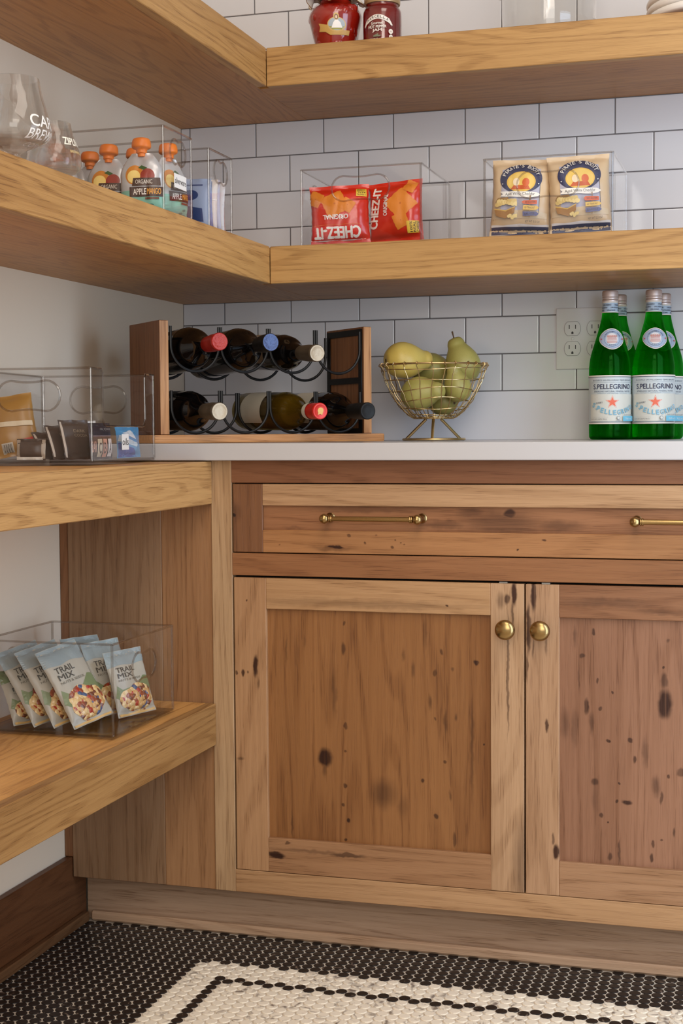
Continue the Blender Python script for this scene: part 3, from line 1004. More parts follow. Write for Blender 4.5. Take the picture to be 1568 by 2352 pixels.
def bin_(label, loc, L, W, H, rz=0.0, holes=(), hz=None, hw=0.075, hh=0.036, dip=None):
    """bin of length L (local x), width W (local y); holes: sides '+x -x +y -y' with a pull opening; dip: side with a U-shaped low front"""
    t = thing('storage_bin', label, 'bin', loc, rz, 'clear plastic storage bins')
    th, b0 = 0.0024, 0.004
    hz = H * 0.72 if hz is None else hz
    for side in ('+x', '-x', '+y', '-y'):
        w = W if side[1] == 'x' else L
        w2 = w - 0.0056
        zlo = b0
        outer = [(-w2 / 2, zlo), (w2 / 2, zlo), (w2 / 2, H), (-w2 / 2, H)]
        rim = None
        if dip == side:
            a, d, r = w * 0.335, 0.062, 0.014
            q = [(-w2 / 2, zlo), (w2 / 2, zlo), (w2 / 2, H), (a + 0.006, H)]
            q += [(a, H - 0.006)]
            q += [(a - r + r * cos(-pi / 2 * k / 6), d + r + r * sin(-pi / 2 * k / 6)) for k in range(7)]
            q += [(-a + r - r * sin(pi / 2 * k / 6), d + r - r * cos(pi / 2 * k / 6)) for k in range(7)]
            q += [(-a, H - 0.006), (-a - 0.006, H), (-w2 / 2, H)]
            outer = q
            rim = q[2:]
        outl = [outer]
        hole = None
        if side in holes:
            hole = [(x, z + hz) for x, z in handle_outline(hw, hh)]
            outl.append(hole)
        me = shape2d(outl, th)
        ang = {'-y': 0, '+x': pi / 2, '+y': pi, '-x': -pi / 2}[side]
        dist = (L if side[1] == 'x' else W) / 2 - th / 2 - 0.0002
        pos = {'-y': (0, -dist, 0), '+y': (0, dist, 0), '+x': (dist, 0, 0), '-x': (-dist, 0, 0)}[side]
        pnl = link('side_panel', me, ACRYL, t, pos, (pi / 2, 0, ang))
        if hole:
            v, f = tube_vf([(x, z, 0) for x, z in hole], 0.0019, 7, True)
            mk('handle_rim', v, f, ACRYL_EDGE, pnl)
        if rim:
            v, f = tube_vf([(x, z, 0) for x, z in rim], 0.0019, 7, False)
            mk('rim', v, f, ACRYL_EDGE, pnl)
        else:
            v, f = tube_vf([(-w2 / 2, H, 0), (w2 / 2, H, 0)], 0.0019, 7, False)
            mk('rim', v, f, ACRYL_EDGE, pnl)
    link('base', box_me(L - 0.003, W - 0.003, 0.0035, 0.001), ACRYL_DARK, t, (0, 0, 0.0058))
    link('foot', box_me(L - 0.012, W - 0.012, 0.0036, 0.001), ACRYL, t, (0, 0, 0.0019))
    for sx in (-1, 1):
        for sy in (-1, 1):
            v, f = tube_vf([(0, 0, b0 + 0.003), (0, 0, H)], 0.0023, 8)
            mk('corner_edge', v, f, ACRYL_EDGE, t, loc=(sx * (L / 2 - 0.0024), sy * (W / 2 - 0.0024), 0))
    return t


def bin_tag(b, text, side_x, y, z, w, h):
    """small paper tag stuck on the +x face of a bin"""
    o = link('paper_tag', box_me(w, 0.0004, h, 0), ink((236, 232, 226)), b, (side_x + 0.0006, y, z), (0, 0, pi / 2))
    S = lambda x, zz, e: (x, -0.0002 - e, zz)
    Print().text(text, -w * 0.44, w * 0.44, -h * 0.20, h * 0.24, (40, 38, 40)).build('tag_lettering', S, o)
    return o


BINH = 0.1515
b1 = bin_('clear bin tagged silverware, full of orange-capped pouches on the middle shelf', (0.1665, -0.706, SH_MT + 0.0004), 0.253, 0.124, BINH, 0, ('+x', '-x'), 0.117, 0.066, 0.042)
bin_tag(b1, 'silverware', 0.1265, 0.0045, 0.0690, 0.052, 0.0235)
b2 = bin_('clear bin of upright blue and cream packets in the corner of the middle shelf', (0.1655, -0.5055, SH_MT + 0.0004), 0.252, 0.117, BINH, 0, ('+x', '-x'), 0.117, 0.066, 0.042)
b3 = bin_('clear bin holding two red cracker bags on the middle shelf', (0.4958, -0.175, SH_MT + 0.0004), 0.2425, 0.253, BINH, 0, ('-y', '+y', '-x'), 0.112, 0.115, 0.048)
b4 = bin_('clear bin holding cream popcorn bags above the outlet', (0.8545, -0.172, SH_MT + 0.0004), 0.2420, 0.250, BINH, 0, ('-y', '+y'), 0.100, 0.115, 0.050)
b5 = bin_('clear open-fronted bin tagged oils on the countertop-height side shelf', (0.1225, -0.800, 0.8695), 0.210, 0.315, BINH + 0.001, radians(6.0), ('-y', '+y'), 0.110, 0.105, 0.048, '+x')
bin_tag(b5, 'oils', 0.105, -0.005, 0.036, 0.034, 0.026)
b6 = bin_('clear bin full of nut mix bags on the lowest side shelf', (0.1535, -0.822, 0.4364), 0.234, 0.241, BINH, 0, ('+x', '-x'), 0.102, 0.092, 0.047)

# ------------------------------------------------------------------ squeeze pouches with orange caps
ORANGE = flat('orange_cap_plastic', (226, 120, 34), 0.42)
MINT, POUCHW, POUCHB = flat('mint_film', (132, 186, 164), 0.35), flat('silver_white_film', (196, 194, 192), 0.28, 0.25), flat('dark_film', (96, 88, 84), 0.3)
FILMMINT = [POUCHW, MINT]


def pouch(label, loc, rz, back, roll, front=True, seed=1):
    bag = Bag(0.078, 0.104, 0.028, seed, 0.0020, 0.006, 0.35, 2.6)
    ed = bag.edge
    bag.edge = lambda t: ed(t) * (1 - max(0, (t - 0.35)) ** 1.4 * 1.05)
    o = bag.mesh('squeeze_pouch', FILMMINT, None, 20, 26, lambda s, t, b: 1 if (t < -0.25 or b) else 0)
    tag(o, label, 'pouch', 'orange-capped squeeze pouches')
    v, f = join_vf(lathe([(0, 0.098), (0.0062, 0.098), (0.0070, 0.103), (0.0058, 0.104), (0.0058, 0.112), (0, 0.112)], 16))
    mk('spout', v, f, ORANGE, o)
    pr = smooth_prof([(0.0, 0.108), (0.0085, 0.108), (0.0090, 0.112), (0.0105, 0.1145), (0.0155, 0.117), (0.0162, 0.122), (0.0150, 0.129), (0.0115, 0.1325), (0.0, 0.1335)], 3)
    v, f = lathe(pr, 28)
    v = [(x, y, z - 0.0045) for x, y, z in v]
    mk('screw_cap', v, f, ORANGE, o)
    p = Print()
    if front:
        p.ellipse(-0.010, 0.066, 0.0155, 0.0165, (206, 130, 42)).ellipse(-0.011, 0.063, 0.011, 0.011, (240, 208, 120)).ellipse(0.012, 0.064, 0.012, 0.012, (150, 52, 34))
        p.poly([(-0.004, 0.078), (0.006, 0.074), (0.012, 0.077), (0.002, 0.082)], (62, 92, 44))
        p.poly([(-0.014, 0.047), (0.033, 0.047), (0.032, 0.0605), (-0.012, 0.0605)], (72, 46, 30))
        p.text('ORGANIC', -0.008, 0.020, 0.0505, 0.0575, (226, 216, 200), 0.01)
        p.poly([(-0.018, 0.029), (0.036, 0.029), (0.036, 0.0455), (-0.018, 0.0455)], (66, 40, 26))
        p.text('APPLE', -0.012, 0.010, 0.0325, 0.0425, (244, 236, 222), 0.015)
        p.text('MANGO', 0.012, 0.033, 0.0325, 0.0425, (236, 164, 54), 0.015)
        p.rect(0.008, 0.030, 0.0245, 0.0275, (110, 60, 36))
        for q in ((0.018, 0.016), (0.012, 0.011), (0.022, 0.009)):
            p.ellipse(q[0], q[1], 0.0035, 0.0018, (74, 120, 112), 12, q[0] * 90)
    else:
        p.poly([(-0.012, 0.030), (0.006, 0.030), (0.004, 0.072), (-0.008, 0.076)], (84, 62, 48))
        p.ellipse(0.012, 0.030, 0.011, 0.016, (150, 150, 140))
        for k in range(6): p.rect(-0.010, 0.003, 0.034 + k * 0.006, 0.0362 + k * 0.006, (190, 186, 176))
    p.build('printed_front', bag.S(), o, 0.005)
    return lean(o, loc, rz, back, roll)


PB = SH_MT + 0.0086
pouch('orange-capped pouch facing forward in the middle of the bin, cap straight up', (0.1640, -0.7150, PB), radians(8), radians(3), radians(1), True, 1)
pouch('orange-capped pouch nearest the silverware tag, mango print facing forward', (0.2430, -0.7425, PB), radians(10), radians(1), radians(-1), True, 2)
pouch('orange-capped pouch seen through the pull opening behind the silverware tag', (0.2690, -0.6835, PB), radians(70), radians(2), radians(-1), True, 3)
pouch('orange-capped pouch turned sideways behind the mango-print pouch', (0.1910, -0.667, PB), radians(-10), radians(2), radians(1), False, 4)
pouch('orange-capped pouch behind the small stemmed glass, turned to its back print', (0.0835, -0.7000, PB), radians(-10), radians(2), 0, False, 5)
pouch('orange-capped pouch at the back, its cap half hidden between two others', (0.1080, -0.6665, PB), radians(5), radians(1), 0, False, 6)
pouch('orange-capped pouch seen only through the small stemmed glass', (0.0840, -0.746, PB), radians(6), radians(1), radians(1), False, 8)

# packets in the second bin
PK = [('upright pale blue packet nearest the silverware bin', 0.2475, -0.5485, 0.075, 0.092, 0.009, (146, 160, 188), 4, (44, 62, 110)),
      ('upright darker blue packet with a yellow mark', 0.2490, -0.5345, 0.074, 0.088, 0.009, (104, 124, 166), 5, (206, 196, 110)),
      ('upright cream packet bundle held by a thin band', 0.2500, -0.5140, 0.070, 0.096, 0.020, (222, 210, 200), 4, (172, 150, 144)),
      ('upright lavender packet behind the pull opening', 0.2490, -0.4915, 0.072, 0.097, 0.011, (188, 184, 200), 3, (112, 112, 150)),
      ('upright white striped packet next to the back wall', 0.2490, -0.4745, 0.070, 0.096, 0.009, (214, 208, 206), 3, (160, 130, 130)),
      ('upright brown and white packet in the far corner of its bin', 0.2480, -0.4590, 0.066, 0.078, 0.008, (172, 130, 118), 2, (206, 200, 196))]
for i, (lb, x, y, w, h, tk, c, rz, c2) in enumerate(PK):
    bg = Bag(w, h, tk, 20 + i, 0.0007, 0.006)
    o = bg.mesh('snack_packet', flat('packet_film', c, 0.32), None, 16, 22)
    tag(o, lb, 'packet', 'packets in the corner bin')
    p = Print()
    if i == 2:
        for k in range(7): p.rect(-w * .42 + k * w * .125, -w * .40 + k * w * .125, 0.004, h - 0.006, (190, 172, 164))
        p.rect(-w / 2 * .94, w / 2 * .94, h * .60, h * .615, (240, 236, 230))
    else:
        p.poly([(-w * .36, h * .2), (w * .34, h * .16), (w * .3, h * .42), (-w * .3, h * .5)], c2)
        p.ellipse(0, h * .68, w * .2, h * .1, c2)
        p.rect(-w * .3, w * .3, h * .86, h * .885, c2)
    p.build('printed_front', bg.S(), o)
    lean(o, (x, y, PB), radians(rz), radians(1), radians((-1) ** i * 1.5))

# ------------------------------------------------------------------ red cracker bags
RED = flat('red_film', (206, 40, 18), 0.24, coat=0.3, var=0.10, vscale=30)
CRK, CRK2, WHT = (222, 130, 40), (196, 104, 26), (240, 232, 222)


def cracker(p, cx, cz, s, a):
    pts = []
    for e in range(4):
        for k in range(7):
            u = -1 + 2 * k / 7
            d = 1 + (0.05 if k % 2 else 0)
            x, y = (u, -d) if e == 0 else (d, u) if e == 1 else (-u, d) if e == 2 else (-d, -u)
            pts.append((cx + s * (x * cos(a) - y * sin(a)), cz + s * (x * sin(a) + y * cos(a))))
    p.poly(pts, CRK)
    p.ellipse(cx, cz, s * .09, s * .09, CRK2, 10)


def red_bag(label, W, H, T, loc, rz, back, roll, seed, dz):
    g = Bag(W, H, T, seed, 0.0022, 0.009)
    o = g.mesh('cracker_bag', RED)
    tag(o, label, 'snack bag', 'red cracker bags')
    return g, o


# left bag stands on its head: words upside down
W, H = 0.118, 0.116
g, o = red_bag('red cracker bag standing on its head, left of the two in its bin', W, H, 0.040, None, 0, 0, 0, 31, 0)
p = Print()
cracker(p, -0.008, 0.076, 0.0215, radians(24)); cracker(p, 0.017, 0.072, 0.012, radians(55)); cracker(p, -0.046, 0.089, 0.0135, radians(-32))
p.rect(0.034, 0.053, 0.089, 0.104, (226, 186, 62))
for k, wd_ in enumerate(('100%', 'REAL', 'CHEESE')): p.text(wd_, 0.036, 0.051, 0.0905 + k * 0.0045, 0.0938 + k * 0.0045, (70, 50, 30), 0.01, pi)
p.text('ORIGINAL', -0.031, 0.018, 0.045, 0.0545, WHT, 0.03, pi)
p.rect(-0.050, 0.040, 0.0345, 0.0352, (226, 110, 40))
p.poly([(-0.052, 0.010), (0.042, 0.010), (0.042, 0.033), (-0.052, 0.033)], (214, 34, 18))
p.text('CHEEZ-IT', -0.050, 0.041, 0.0115, 0.0318, WHT, 0.05, pi)
p.rect(-0.058, 0.052, 0.0070, 0.0086, (244, 226, 214))
p.rect(-0.058, 0.052, 0.0005, 0.0066, (190, 26, 16))
p.build('printed_front', g.S(), o, 0.005, base=0.0006)
lean(o, (0.4450, -0.262, SH_MT + 0.0086), radians(10), radians(6), radians(-2))
# right bag lies on its side: words run upwards
g, o = red_bag('red cracker bag turned on its side with the words running upwards, right in its bin', 0.112, 0.119, 0.040, None, 0, 0, 0, 32, 0)
p = Print()
cracker(p, 0.016, 0.071, 0.0225, radians(42)); cracker(p, 0.016, 0.038, 0.0135, radians(20)); cracker(p, 0.034, 0.104, 0.0115, radians(64))
p.text('CHEEZ-IT', -0.077, 0.003, 0.0575, 0.0765, WHT, 0.05, radians(82))
p.text('ORIGINAL', -0.0345, 0.0075, 0.066, 0.0745, WHT, 0.03, radians(86))
p.rect(0.0275, 0.048, 0.0135, 0.035, (226, 186, 62))
for k, wd_ in enumerate(('100%', 'REAL', 'CHEESE')): p.text(wd_, 0.0255 + k * 0.006, 0.0445 + k * 0.006, 0.0222, 0.0266, (70, 50, 30), 0.012, pi / 2)
p.build('printed_front', g.S(), o, 0.005, base=0.0006)
lean(o, (0.5535, -0.246, SH_MT + 0.0088), radians(-6), radians(5), radians(-3))

# ------------------------------------------------------------------ cream popcorn bags
CREAM = flat('cream_film', (206, 178, 140), 0.3, var=0.06, vscale=25)
NAVY = (44, 46, 78)


def popcorn_bag(label, loc, rz, back, roll, seed, W=0.116, H=0.146, front=True):
    g = Bag(W, H, 0.046, seed, 0.0024, 0.010)
    o = g.mesh('popcorn_bag', CREAM, None, 30, 40)
    tag(o, label, 'snack bag', 'cream popcorn bags')
    p = Print()
    if not front:
        p.poly([(-0.05, 0.06), (0.05, 0.05), (0.05, 0.10), (-0.05, 0.11)], (70, 96, 160)).poly([(-0.05, 0.02), (0.05, 0.015), (0.05, 0.045), (-0.05, 0.05)], (150, 146, 150))
        p.build('printed_front', g.S(), o)
        return lean(o, loc, rz, back, roll)
    p.rect(-0.054, 0.054, 0.002, 0.016, NAVY)
    p.poly([(-0.054, 0.016), (-0.054, 0.0205), (-0.03, 0.0185), (0.0, 0.021), (0.03, 0.0185), (0.054, 0.0205), (0.054, 0.016)], (214, 208, 204))
    p.poly([(-0.036, 0.046), (0.036, 0.042), (0.036, 0.124), (-0.036, 0.124)], (176, 172, 184))
    p.poly([(-0.052, 0.030), (0.05, 0.030), (0.05, 0.040), (0.02, 0.046), (-0.02, 0.044), (-0.052, 0.040)], (206, 184, 150))
    p.rect(0.0355, 0.0364, 0.040, 0.104, (60, 58, 70))
    p.ellipse(0, 0.105, 0.0395, 0.0290, NAVY, 36)
    p.ellipse(0.001, 0.0985, 0.0270, 0.0200, (222, 178, 72), 32)
    p.ellipse(0.001, 0.0985, 0.0245, 0.0178, (228, 190, 92), 32)
    p.poly([(-0.018, 0.0835), (0.019, 0.0835), (0.014, 0.092), (-0.012, 0.092)], (196, 88, 40))
    p.ellipse(0.010, 0.097, 0.0065, 0.008, (206, 96, 46), 16)
    p.ellipse(-0.008, 0.098, 0.006, 0.0075, (238, 214, 176), 16)
    arc = "PIRATE'S BOOTY"
    for k, ch in enumerate(arc):
        if ch == ' ': continue
        a = radians(158 - 136 * k / (len(arc) - 1))
        cx, cz = 0.0332 * cos(a), 0.1035 + 0.0252 * sin(a)
        w_ = 0.0018 if ch in "I'" else 0.0052
        p.text(ch, cx - w_ / 2, cx + w_ / 2, cz + (0.0012 if ch == "'" else -0.0034), cz + 0.0034, (226, 218, 204), 0.02, a - pi / 2)
    for sx in (-1, 1): p.ellipse(sx * 0.0325, 0.094, 0.0011, 0.0011, (230, 224, 214), 8)
    p.poly([(-0.036, 0.0705), (-0.031, 0.0745), (-0.036, 0.080), (0.030, 0.0775), (0.037, 0.0735), (0.031, 0.0690), (0.020, 0.0670), (-0.020, 0.0690)], (232, 226, 214))
    p.text('Aged White Cheddar', -0.027, 0.027, 0.0698, 0.0768, (62, 56, 60), 0.0)
    # chest heaped with popcorn
    p.poly([(-0.044, 0.060), (-0.040, 0.068), (-0.020, 0.068), (-0.018, 0.063)], (150, 112, 60))
    for k in range(14): p.ellipse(-0.040 + 0.0026 * k, 0.055 + 0.006 * abs(sin(k * 1.7)), 0.0042, 0.0042, (226, 200, 132) if k % 2 else (214, 184, 112), 10)
    p.poly([(-0.044, 0.048), (-0.024, 0.044), (-0.008, 0.051), (-0.009, 0.040), (-0.024, 0.030), (-0.041, 0.036)], (158, 112, 58))
    p.poly([(-0.044, 0.048), (-0.024, 0.044), (-0.024, 0.0425), (-0.044, 0.0465)], (210, 170, 80)).poly([(-0.024, 0.044), (-0.008, 0.051), (-0.008, 0.0495), (-0.024, 0.0425)], (210, 170, 80))
    for k in range(5): p.ellipse(-0.018 + 0.003 * k, 0.034 + 0.002 * sin(k * 2.2), 0.003, 0.003, (226, 200, 132), 8)
    # sign post
    p.rect(0.0185, 0.0205, 0.032, 0.070, (134, 100, 66))
    for k, (c, t_, sg) in enumerate((((206, 92, 52), 'NO GLUTEN', -1), ((220, 180, 86), 'NO TRANS FAT', 1), ((92, 92, 128), 'BAKED', 1))):
        z = 0.0615 - k * 0.0098
        q = [(0.008, z), (0.031, z - 0.0005), (0.031, z - 0.0075), (0.008, z - 0.0072)]
        q = q[:2] + [(0.0345, z - 0.004)] + q[2:] if sg > 0 else q + [(0.0045, z - 0.0036)]
        p.poly(q, c)
        p.text(t_, 0.0105, 0.0285, z - 0.0055, z - 0.0022, (70, 60, 60))
    p.text('NET WT 0.5 OZ', 0.012, 0.036, 0.0245, 0.0275, (90, 84, 84))
    p.build('printed_front', g.S(), o, 0.005)
    return lean(o, loc, rz, back, roll)


popcorn_bag('cream popcorn bag with a navy oval and a treasure chest, left in its bin', (0.7960, -0.258, SH_MT + 0.0086), radians(2), radians(6), radians(2), 41)
popcorn_bag('cream popcorn bag with a creased navy oval, right in its bin', (0.9120, -0.258, SH_MT + 0.0086), radians(10), radians(5), radians(-2.5), 42)
popcorn_bag('cream popcorn bag behind the two front ones, showing a blue strip', (0.8560, -0.205, SH_MT + 0.0086), radians(-4), radians(4), radians(1), 43, front=False)

# ------------------------------------------------------------------ drinking glasses on the middle shelf
def stem_glass(label, loc, prof_o, prof_i, rz=0, texts=()):
    t = thing('stemmed_glass', label, 'glass', loc, rz, 'stemmed glasses on the middle shelf')
    pr = prof_o + prof_i
    v, f = lathe(pr, 48)
    mk('bowl', v, f, GLASS, t, angle=60)
    if texts:
        S, R = on_lathe([q for q in prof_o if q[0] > 0])
        p = Print()
        for a in texts: p.text(*a)
        p.build('lettering', S, t, 0.006, base=0.0004)
    return t


def prof_glass(rim, body, zb, zm, H, foot, stem, fz=0.004, wall=0.0016):
    po = [(0, 0), (foot * .9, 0), (foot, 0.0015), (foot * .97, fz * .8)] + smooth_prof([(foot * .5, fz * 1.4), (stem, fz * 3), (stem * .95, zb - 0.012), (stem * 1.25, zb - 0.004), (body * .55, zb + 0.006), (body * .88, zb + (zm - zb) * .5), (body, zm), (body * .93, zm + (H - zm) * .3), (rim + (body - rim) * .25, zm + (H - zm) * .7), (rim, H)], 4)
    pi_ = smooth_prof([(rim - wall * .7, H), (rim + (body - rim) * .25 - wall, zm + (H - zm) * .7), (body * .93 - wall, zm + (H - zm) * .3), (body - wall, zm), (body * .86, zb + (zm - zb) * .5 + 0.002), (body * .5, zb + 0.011), (0, zb + 0.009)], 4)
    return po, pi_


po, pi_ = prof_glass(0.0375, 0.0545, 0.070, 0.098, 0.176, 0.036, 0.008)
stem_glass('large tulip glass with white brewery lettering at the front of the shelf', (0.1650, -1.030, SH_MT + 0.0006), po, pi_, radians(92), (
    ('CARY', -0.036, 0.030, 0.099, 0.117, (240, 238, 232), 0.01), ('BREWING', -0.036, 0.046, 0.082, 0.096, (240, 238, 232), 0.005), ('COMPANY', -0.020, 0.040, 0.074, 0.0785, (226, 222, 214), 0.0)))
po, pi_ = prof_glass(0.0265, 0.0425, 0.042, 0.068, 0.130, 0.030, 0.008)
stem_glass('small tulip glass with gold and white lettering beside the pouches', (0.1760, -0.928, SH_MT + 0.0006), po, pi_, radians(74), (
    ('ZIPLINE', -0.014, 0.026, 0.0920, 0.1040, (246, 240, 222), 0.03), ('BREWING CO', -0.006, 0.028, 0.080, 0.084, (232, 206, 140), 0.0)))
po, pi_ = prof_glass(0.0215, 0.0370, 0.034, 0.056, 0.118, 0.028, 0.009)
stem_glass('plain small tulip glass behind the large lettered one', (0.0720, -0.958, SH_MT + 0.0006), po, pi_)

# ------------------------------------------------------------------ jars, pitcher and plates on the upper shelf
REDJAM = flat('red_preserve', (112, 12, 8), 0.15, coat=0.3, var=0.35, vscale=35)
PEPPER = flat('red_pepper_flesh', (150, 24, 12), 0.15, coat=0.4, var=0.35, vscale=30)
JARGLASS = clear('jar_glass', (0.96, 0.95, 0.94), 1.5, 0.02, 1.0)
jz = SH_UT + 0.0003
JX, JY = 0.4245, -0.220
j = thing('pepper_jar', 'round jar of red peppers under a pale printed paper cap', 'jar', (JX, JY, jz))
jp = smooth_prof([(0.030, 0.0), (0.037, 0.004), (0.0445, 0.030), (0.0525, 0.065), (0.0520, 0.078), (0.044, 0.090), (0.034, 0.0965), (0.032, 0.104)], 4)
v, f = lathe([(0, 0)] + jp + [(0, 0.104)], 44)
mk('glass_body', v, f, JARGLASS, j)
v, f = lathe([(0, 0.003)] + [(r - 0.0012, z * 0.955 + 0.002) for r, z in jp[1:]] + [(0, 0.099)], 40)
mk('pepper_filling', v, f, PEPPER, j)
rr = random.Random(3)
for k in range(26):
    a, z = rr.uniform(-pi, 0), rr.uniform(0.012, 0.080)
    R_ = on_lathe(jp)[1](z) - 0.014
    v, f = sphere_vf(0.0125, 14, 10)
    v = [(a_, b_, c_ * 1.25) for a_, b_, c_ in v]
    mk('pepper', v, f, PEPPER, j, loc=(R_ * cos(a), R_ * sin(a), z), rot=(rr.uniform(-1, 1), rr.uniform(-1, 1), 0))
v, f = lathe([(0, 0.126), (0.0335, 0.126), (0.0345, 0.124), (0.0345, 0.106), (0.0335, 0.104), (0, 0.104)], 40)
mk('lid', v, f, flat('gold_lid', (150, 118, 66), 0.35, 0.9), j)
# paper cap, frilled hem
vs, fs = [], []
nn, mm = 72, 9
for i in range(mm):
    q = i / (mm - 1)
    for k in range(nn):
        a = 2 * pi * k / nn
        fr = max(0, q - 0.45) / 0.55
        hem = 0.5 + 0.5 * sin(a * 4 + 0.9)
        r = 0.036 * min(1, q / 0.42) + fr * (0.0165 + 0.006 * sin(a * 9))
        z = 0.1275 - fr * (0.016 + 0.020 * hem ** 1.5) + (0.002 * sin(a * 9 + 1) * fr)
        vs.append((r * cos(a), r * sin(a), z))
for i in range(mm - 1):
    for k in range(nn):
        k2 = (k + 1) % nn
        fs.append((i * nn + k, i * nn + k2, (i + 1) * nn + k2, (i + 1) * nn + k))
cap = mk('paper_cap', vs, fs, flat('printed_paper', (232, 226, 214), 0.8, var=0.05, vscale=70), j, angle=80)
v, f = tube_vf([Vector(vs[(mm - 1) * nn + k]) for k in range(nn)], 0.0007, 5, True)
mk('cap_border', v, f, ink((150, 110, 60)), cap)
S, R = on_lathe(jp)
p = Print()
p.poly([(-0.021, 0.051), (-0.018, 0.044), (-0.021, 0.036), (-0.006, 0.034), (0.003, 0.028), (0.040, 0.028), (0.043, 0.037), (0.028, 0.037), (0.028, 0.047), (-0.004, 0.047)], (196, 156, 84))
p.ellipse(0.0165, 0.047, 0.0185, 0.0135, (206, 168, 96), 30).ellipse(0.0165, 0.0475, 0.0165, 0.0115, (168, 178, 184), 30)
p.poly([(0.001, 0.044), (0.008, 0.0375), (0.025, 0.0375), (0.032, 0.044), (0.022, 0.041)], (160, 156, 70))
p.ellipse(0.0165, 0.0615, 0.0055, 0.0065, (206, 168, 96), 18).ellipse(0.0165, 0.0605, 0.0036, 0.0050, (110, 84, 50), 14).ellipse(0.0165, 0.0602, 0.0020, 0.0032, (226, 190, 160), 12)
p.poly([(0.006, 0.0405), (0.010, 0.050), (0.014, 0.055), (0.019, 0.055), (0.024, 0.050), (0.027, 0.0405)], (240, 236, 230))
p.build('label_sticker', S, j, 0.005, base=0.0004)

j = thing('jam_jar', 'squarish jar of dark red hot pepper jam with a screw lid', 'jar', (0.5199, -0.220, jz))
jp = smooth_prof([(0.034, 0.0), (0.0375, 0.004), (0.0382, 0.020), (0.0382, 0.066), (0.0365, 0.077), (0.0325, 0.083), (0.0325, 0.088)], 4)
v, f = lathe([(0, 0)] + jp + [(0, 0.088)], 44)
mk('glass_body', v, f, JARGLASS, j)
v, f = lathe([(0, 0.003)] + [(r - 0.0010, z * 0.96 + 0.002) for r, z in jp[1:]] + [(0, 0.084)], 40)
mk('jam_filling', v, f, REDJAM, j)
v, f = lathe([(0, 0.087), (0.0345, 0.087), (0.0352, 0.089), (0.0352, 0.101), (0.034, 0.1025), (0, 0.1025)], 44)
mk('lid', v, f, flat('tan_lid', (176, 148, 108), 0.4, 0.5), j)
S, R = on_lathe(jp)
p = Print()
n_ = 16
up_ = [(-0.0235 + 0.047 * k / n_, 0.0525 + 0.0085 * sin(pi * k / n_)) for k in range(n_ + 1)]
lo_ = [(x, z - 0.0085) for x, z in up_]
p.poly(up_ + lo_[::-1], WHT)
for sx in (-1, 1): p.poly([(sx * 0.0235, 0.0525), (sx * 0.0235, 0.044), (sx * 0.029, 0.0375), (sx * 0.0275, 0.041), (sx * 0.031, 0.0395)], WHT)
for k, ch in enumerate('MARCELLA'):
    q = (k + 0.7) / 8.4
    x, z = -0.0235 + 0.047 * q, 0.0485 + 0.0085 * sin(pi * q)
    p.text(ch, x - 0.0021, x + 0.0021, z - 0.0024, z + 0.0024, (40, 34, 34), 0.0, 0.35 * (0.5 - q) * 2)
p.text('Gourmet', -0.0115, 0.0115, 0.0415, 0.0470, WHT, 0.015)
p.text('HOT PEPPER', -0.0175, 0.0175, 0.0345, 0.0400, WHT, 0.035)
p.text('JAM', -0.009, 0.009, 0.0265, 0.0335, WHT, 0.03)
p.poly([(-0.008, 0.020), (-0.002, 0.0225), (0.003, 0.0245), (0.002, 0.0215), (0.008, 0.0205), (0.005, 0.0180), (-0.006, 0.0180)], (120, 124, 100))
p.text('NET WT 10 oz (284g)', -0.0165, 0.0165, 0.0125, 0.0155, WHT, 0.02)
p.ellipse(0.0255, 0.0275, 0.0042, 0.0048, WHT, 20).ellipse(0.0255, 0.0175, 0.0036, 0.0042, WHT, 20)
p.text('ALL', 0.0235, 0.0275, 0.0268, 0.0288, (90, 60, 60)); p.text('16', 0.0243, 0.0267, 0.0165, 0.0188, (90, 60, 60))
p.build('printed_lettering', S, j, 0.005, base=0.0004)

pt = thing('glass_pitcher', 'wide clear glass pitcher standing on the upper shelf', 'pitcher', (0.8345, -0.150, jz))
po = smooth_prof([(0.0, 0.0), (0.060, 0.0), (0.078, 0.005), (0.0865, 0.022), (0.0905, 0.060), (0.090, 0.150), (0.086, 0.230)], 4)
po = [(r, max(0.0003, z)) for r, z in po]
pi_ = smooth_prof([(0.0835, 0.230), (0.0872, 0.150), (0.0875, 0.060), (0.083, 0.026), (0.074, 0.013), (0.056, 0.0095), (0.0, 0.0095)], 4)
v, f = lathe(po + pi_, 56)
mk('glass_body', v, f, clear('pitcher_glass', (0.97, 0.97, 0.965), 1.5, 0.02, 1.2), pt)
v, f = tube_vf([(-0.088 - 0.045 * sin(pi * k / 14) ** 0.8, -0.012, 0.098 + 0.105 * k / 14) for k in range(15)], 0.007, 12)
mk('handle', v, f, clear('handle_glass', (0.90, 0.90, 0.90), 1.5, 0.02, 1.6), pt)

PLATE = flat('white_porcelain', (240, 236, 230), 0.3)
pp_ = smooth_prof([(0.0, 0.0035), (0.060, 0.0035), (0.072, 0.006), (0.120, 0.0120), (0.1300, 0.0145), (0.1325, 0.0185), (0.1325, 0.0225), (0.1300, 0.0262), (0.124, 0.0258), (0.072, 0.0125), (0.058, 0.0100), (0.0, 0.0095)], 4)
pp_ = [(0.0, 0.0), (0.058, 0.0)] + pp_[1:]
for k, lb in enumerate(('white plate at the bottom of the stack, mostly below the shelf edge', 'white plate in the stack on the upper shelf, second from the top', 'white plate on top of the stack on the upper shelf')):
    v, f = lathe(pp_, 64)
    tag(mk('dinner_plate', v, f, PLATE, None, loc=(1.1545, -0.170, jz + 0.0145 * k)), lb, 'plate', 'stack of white plates')
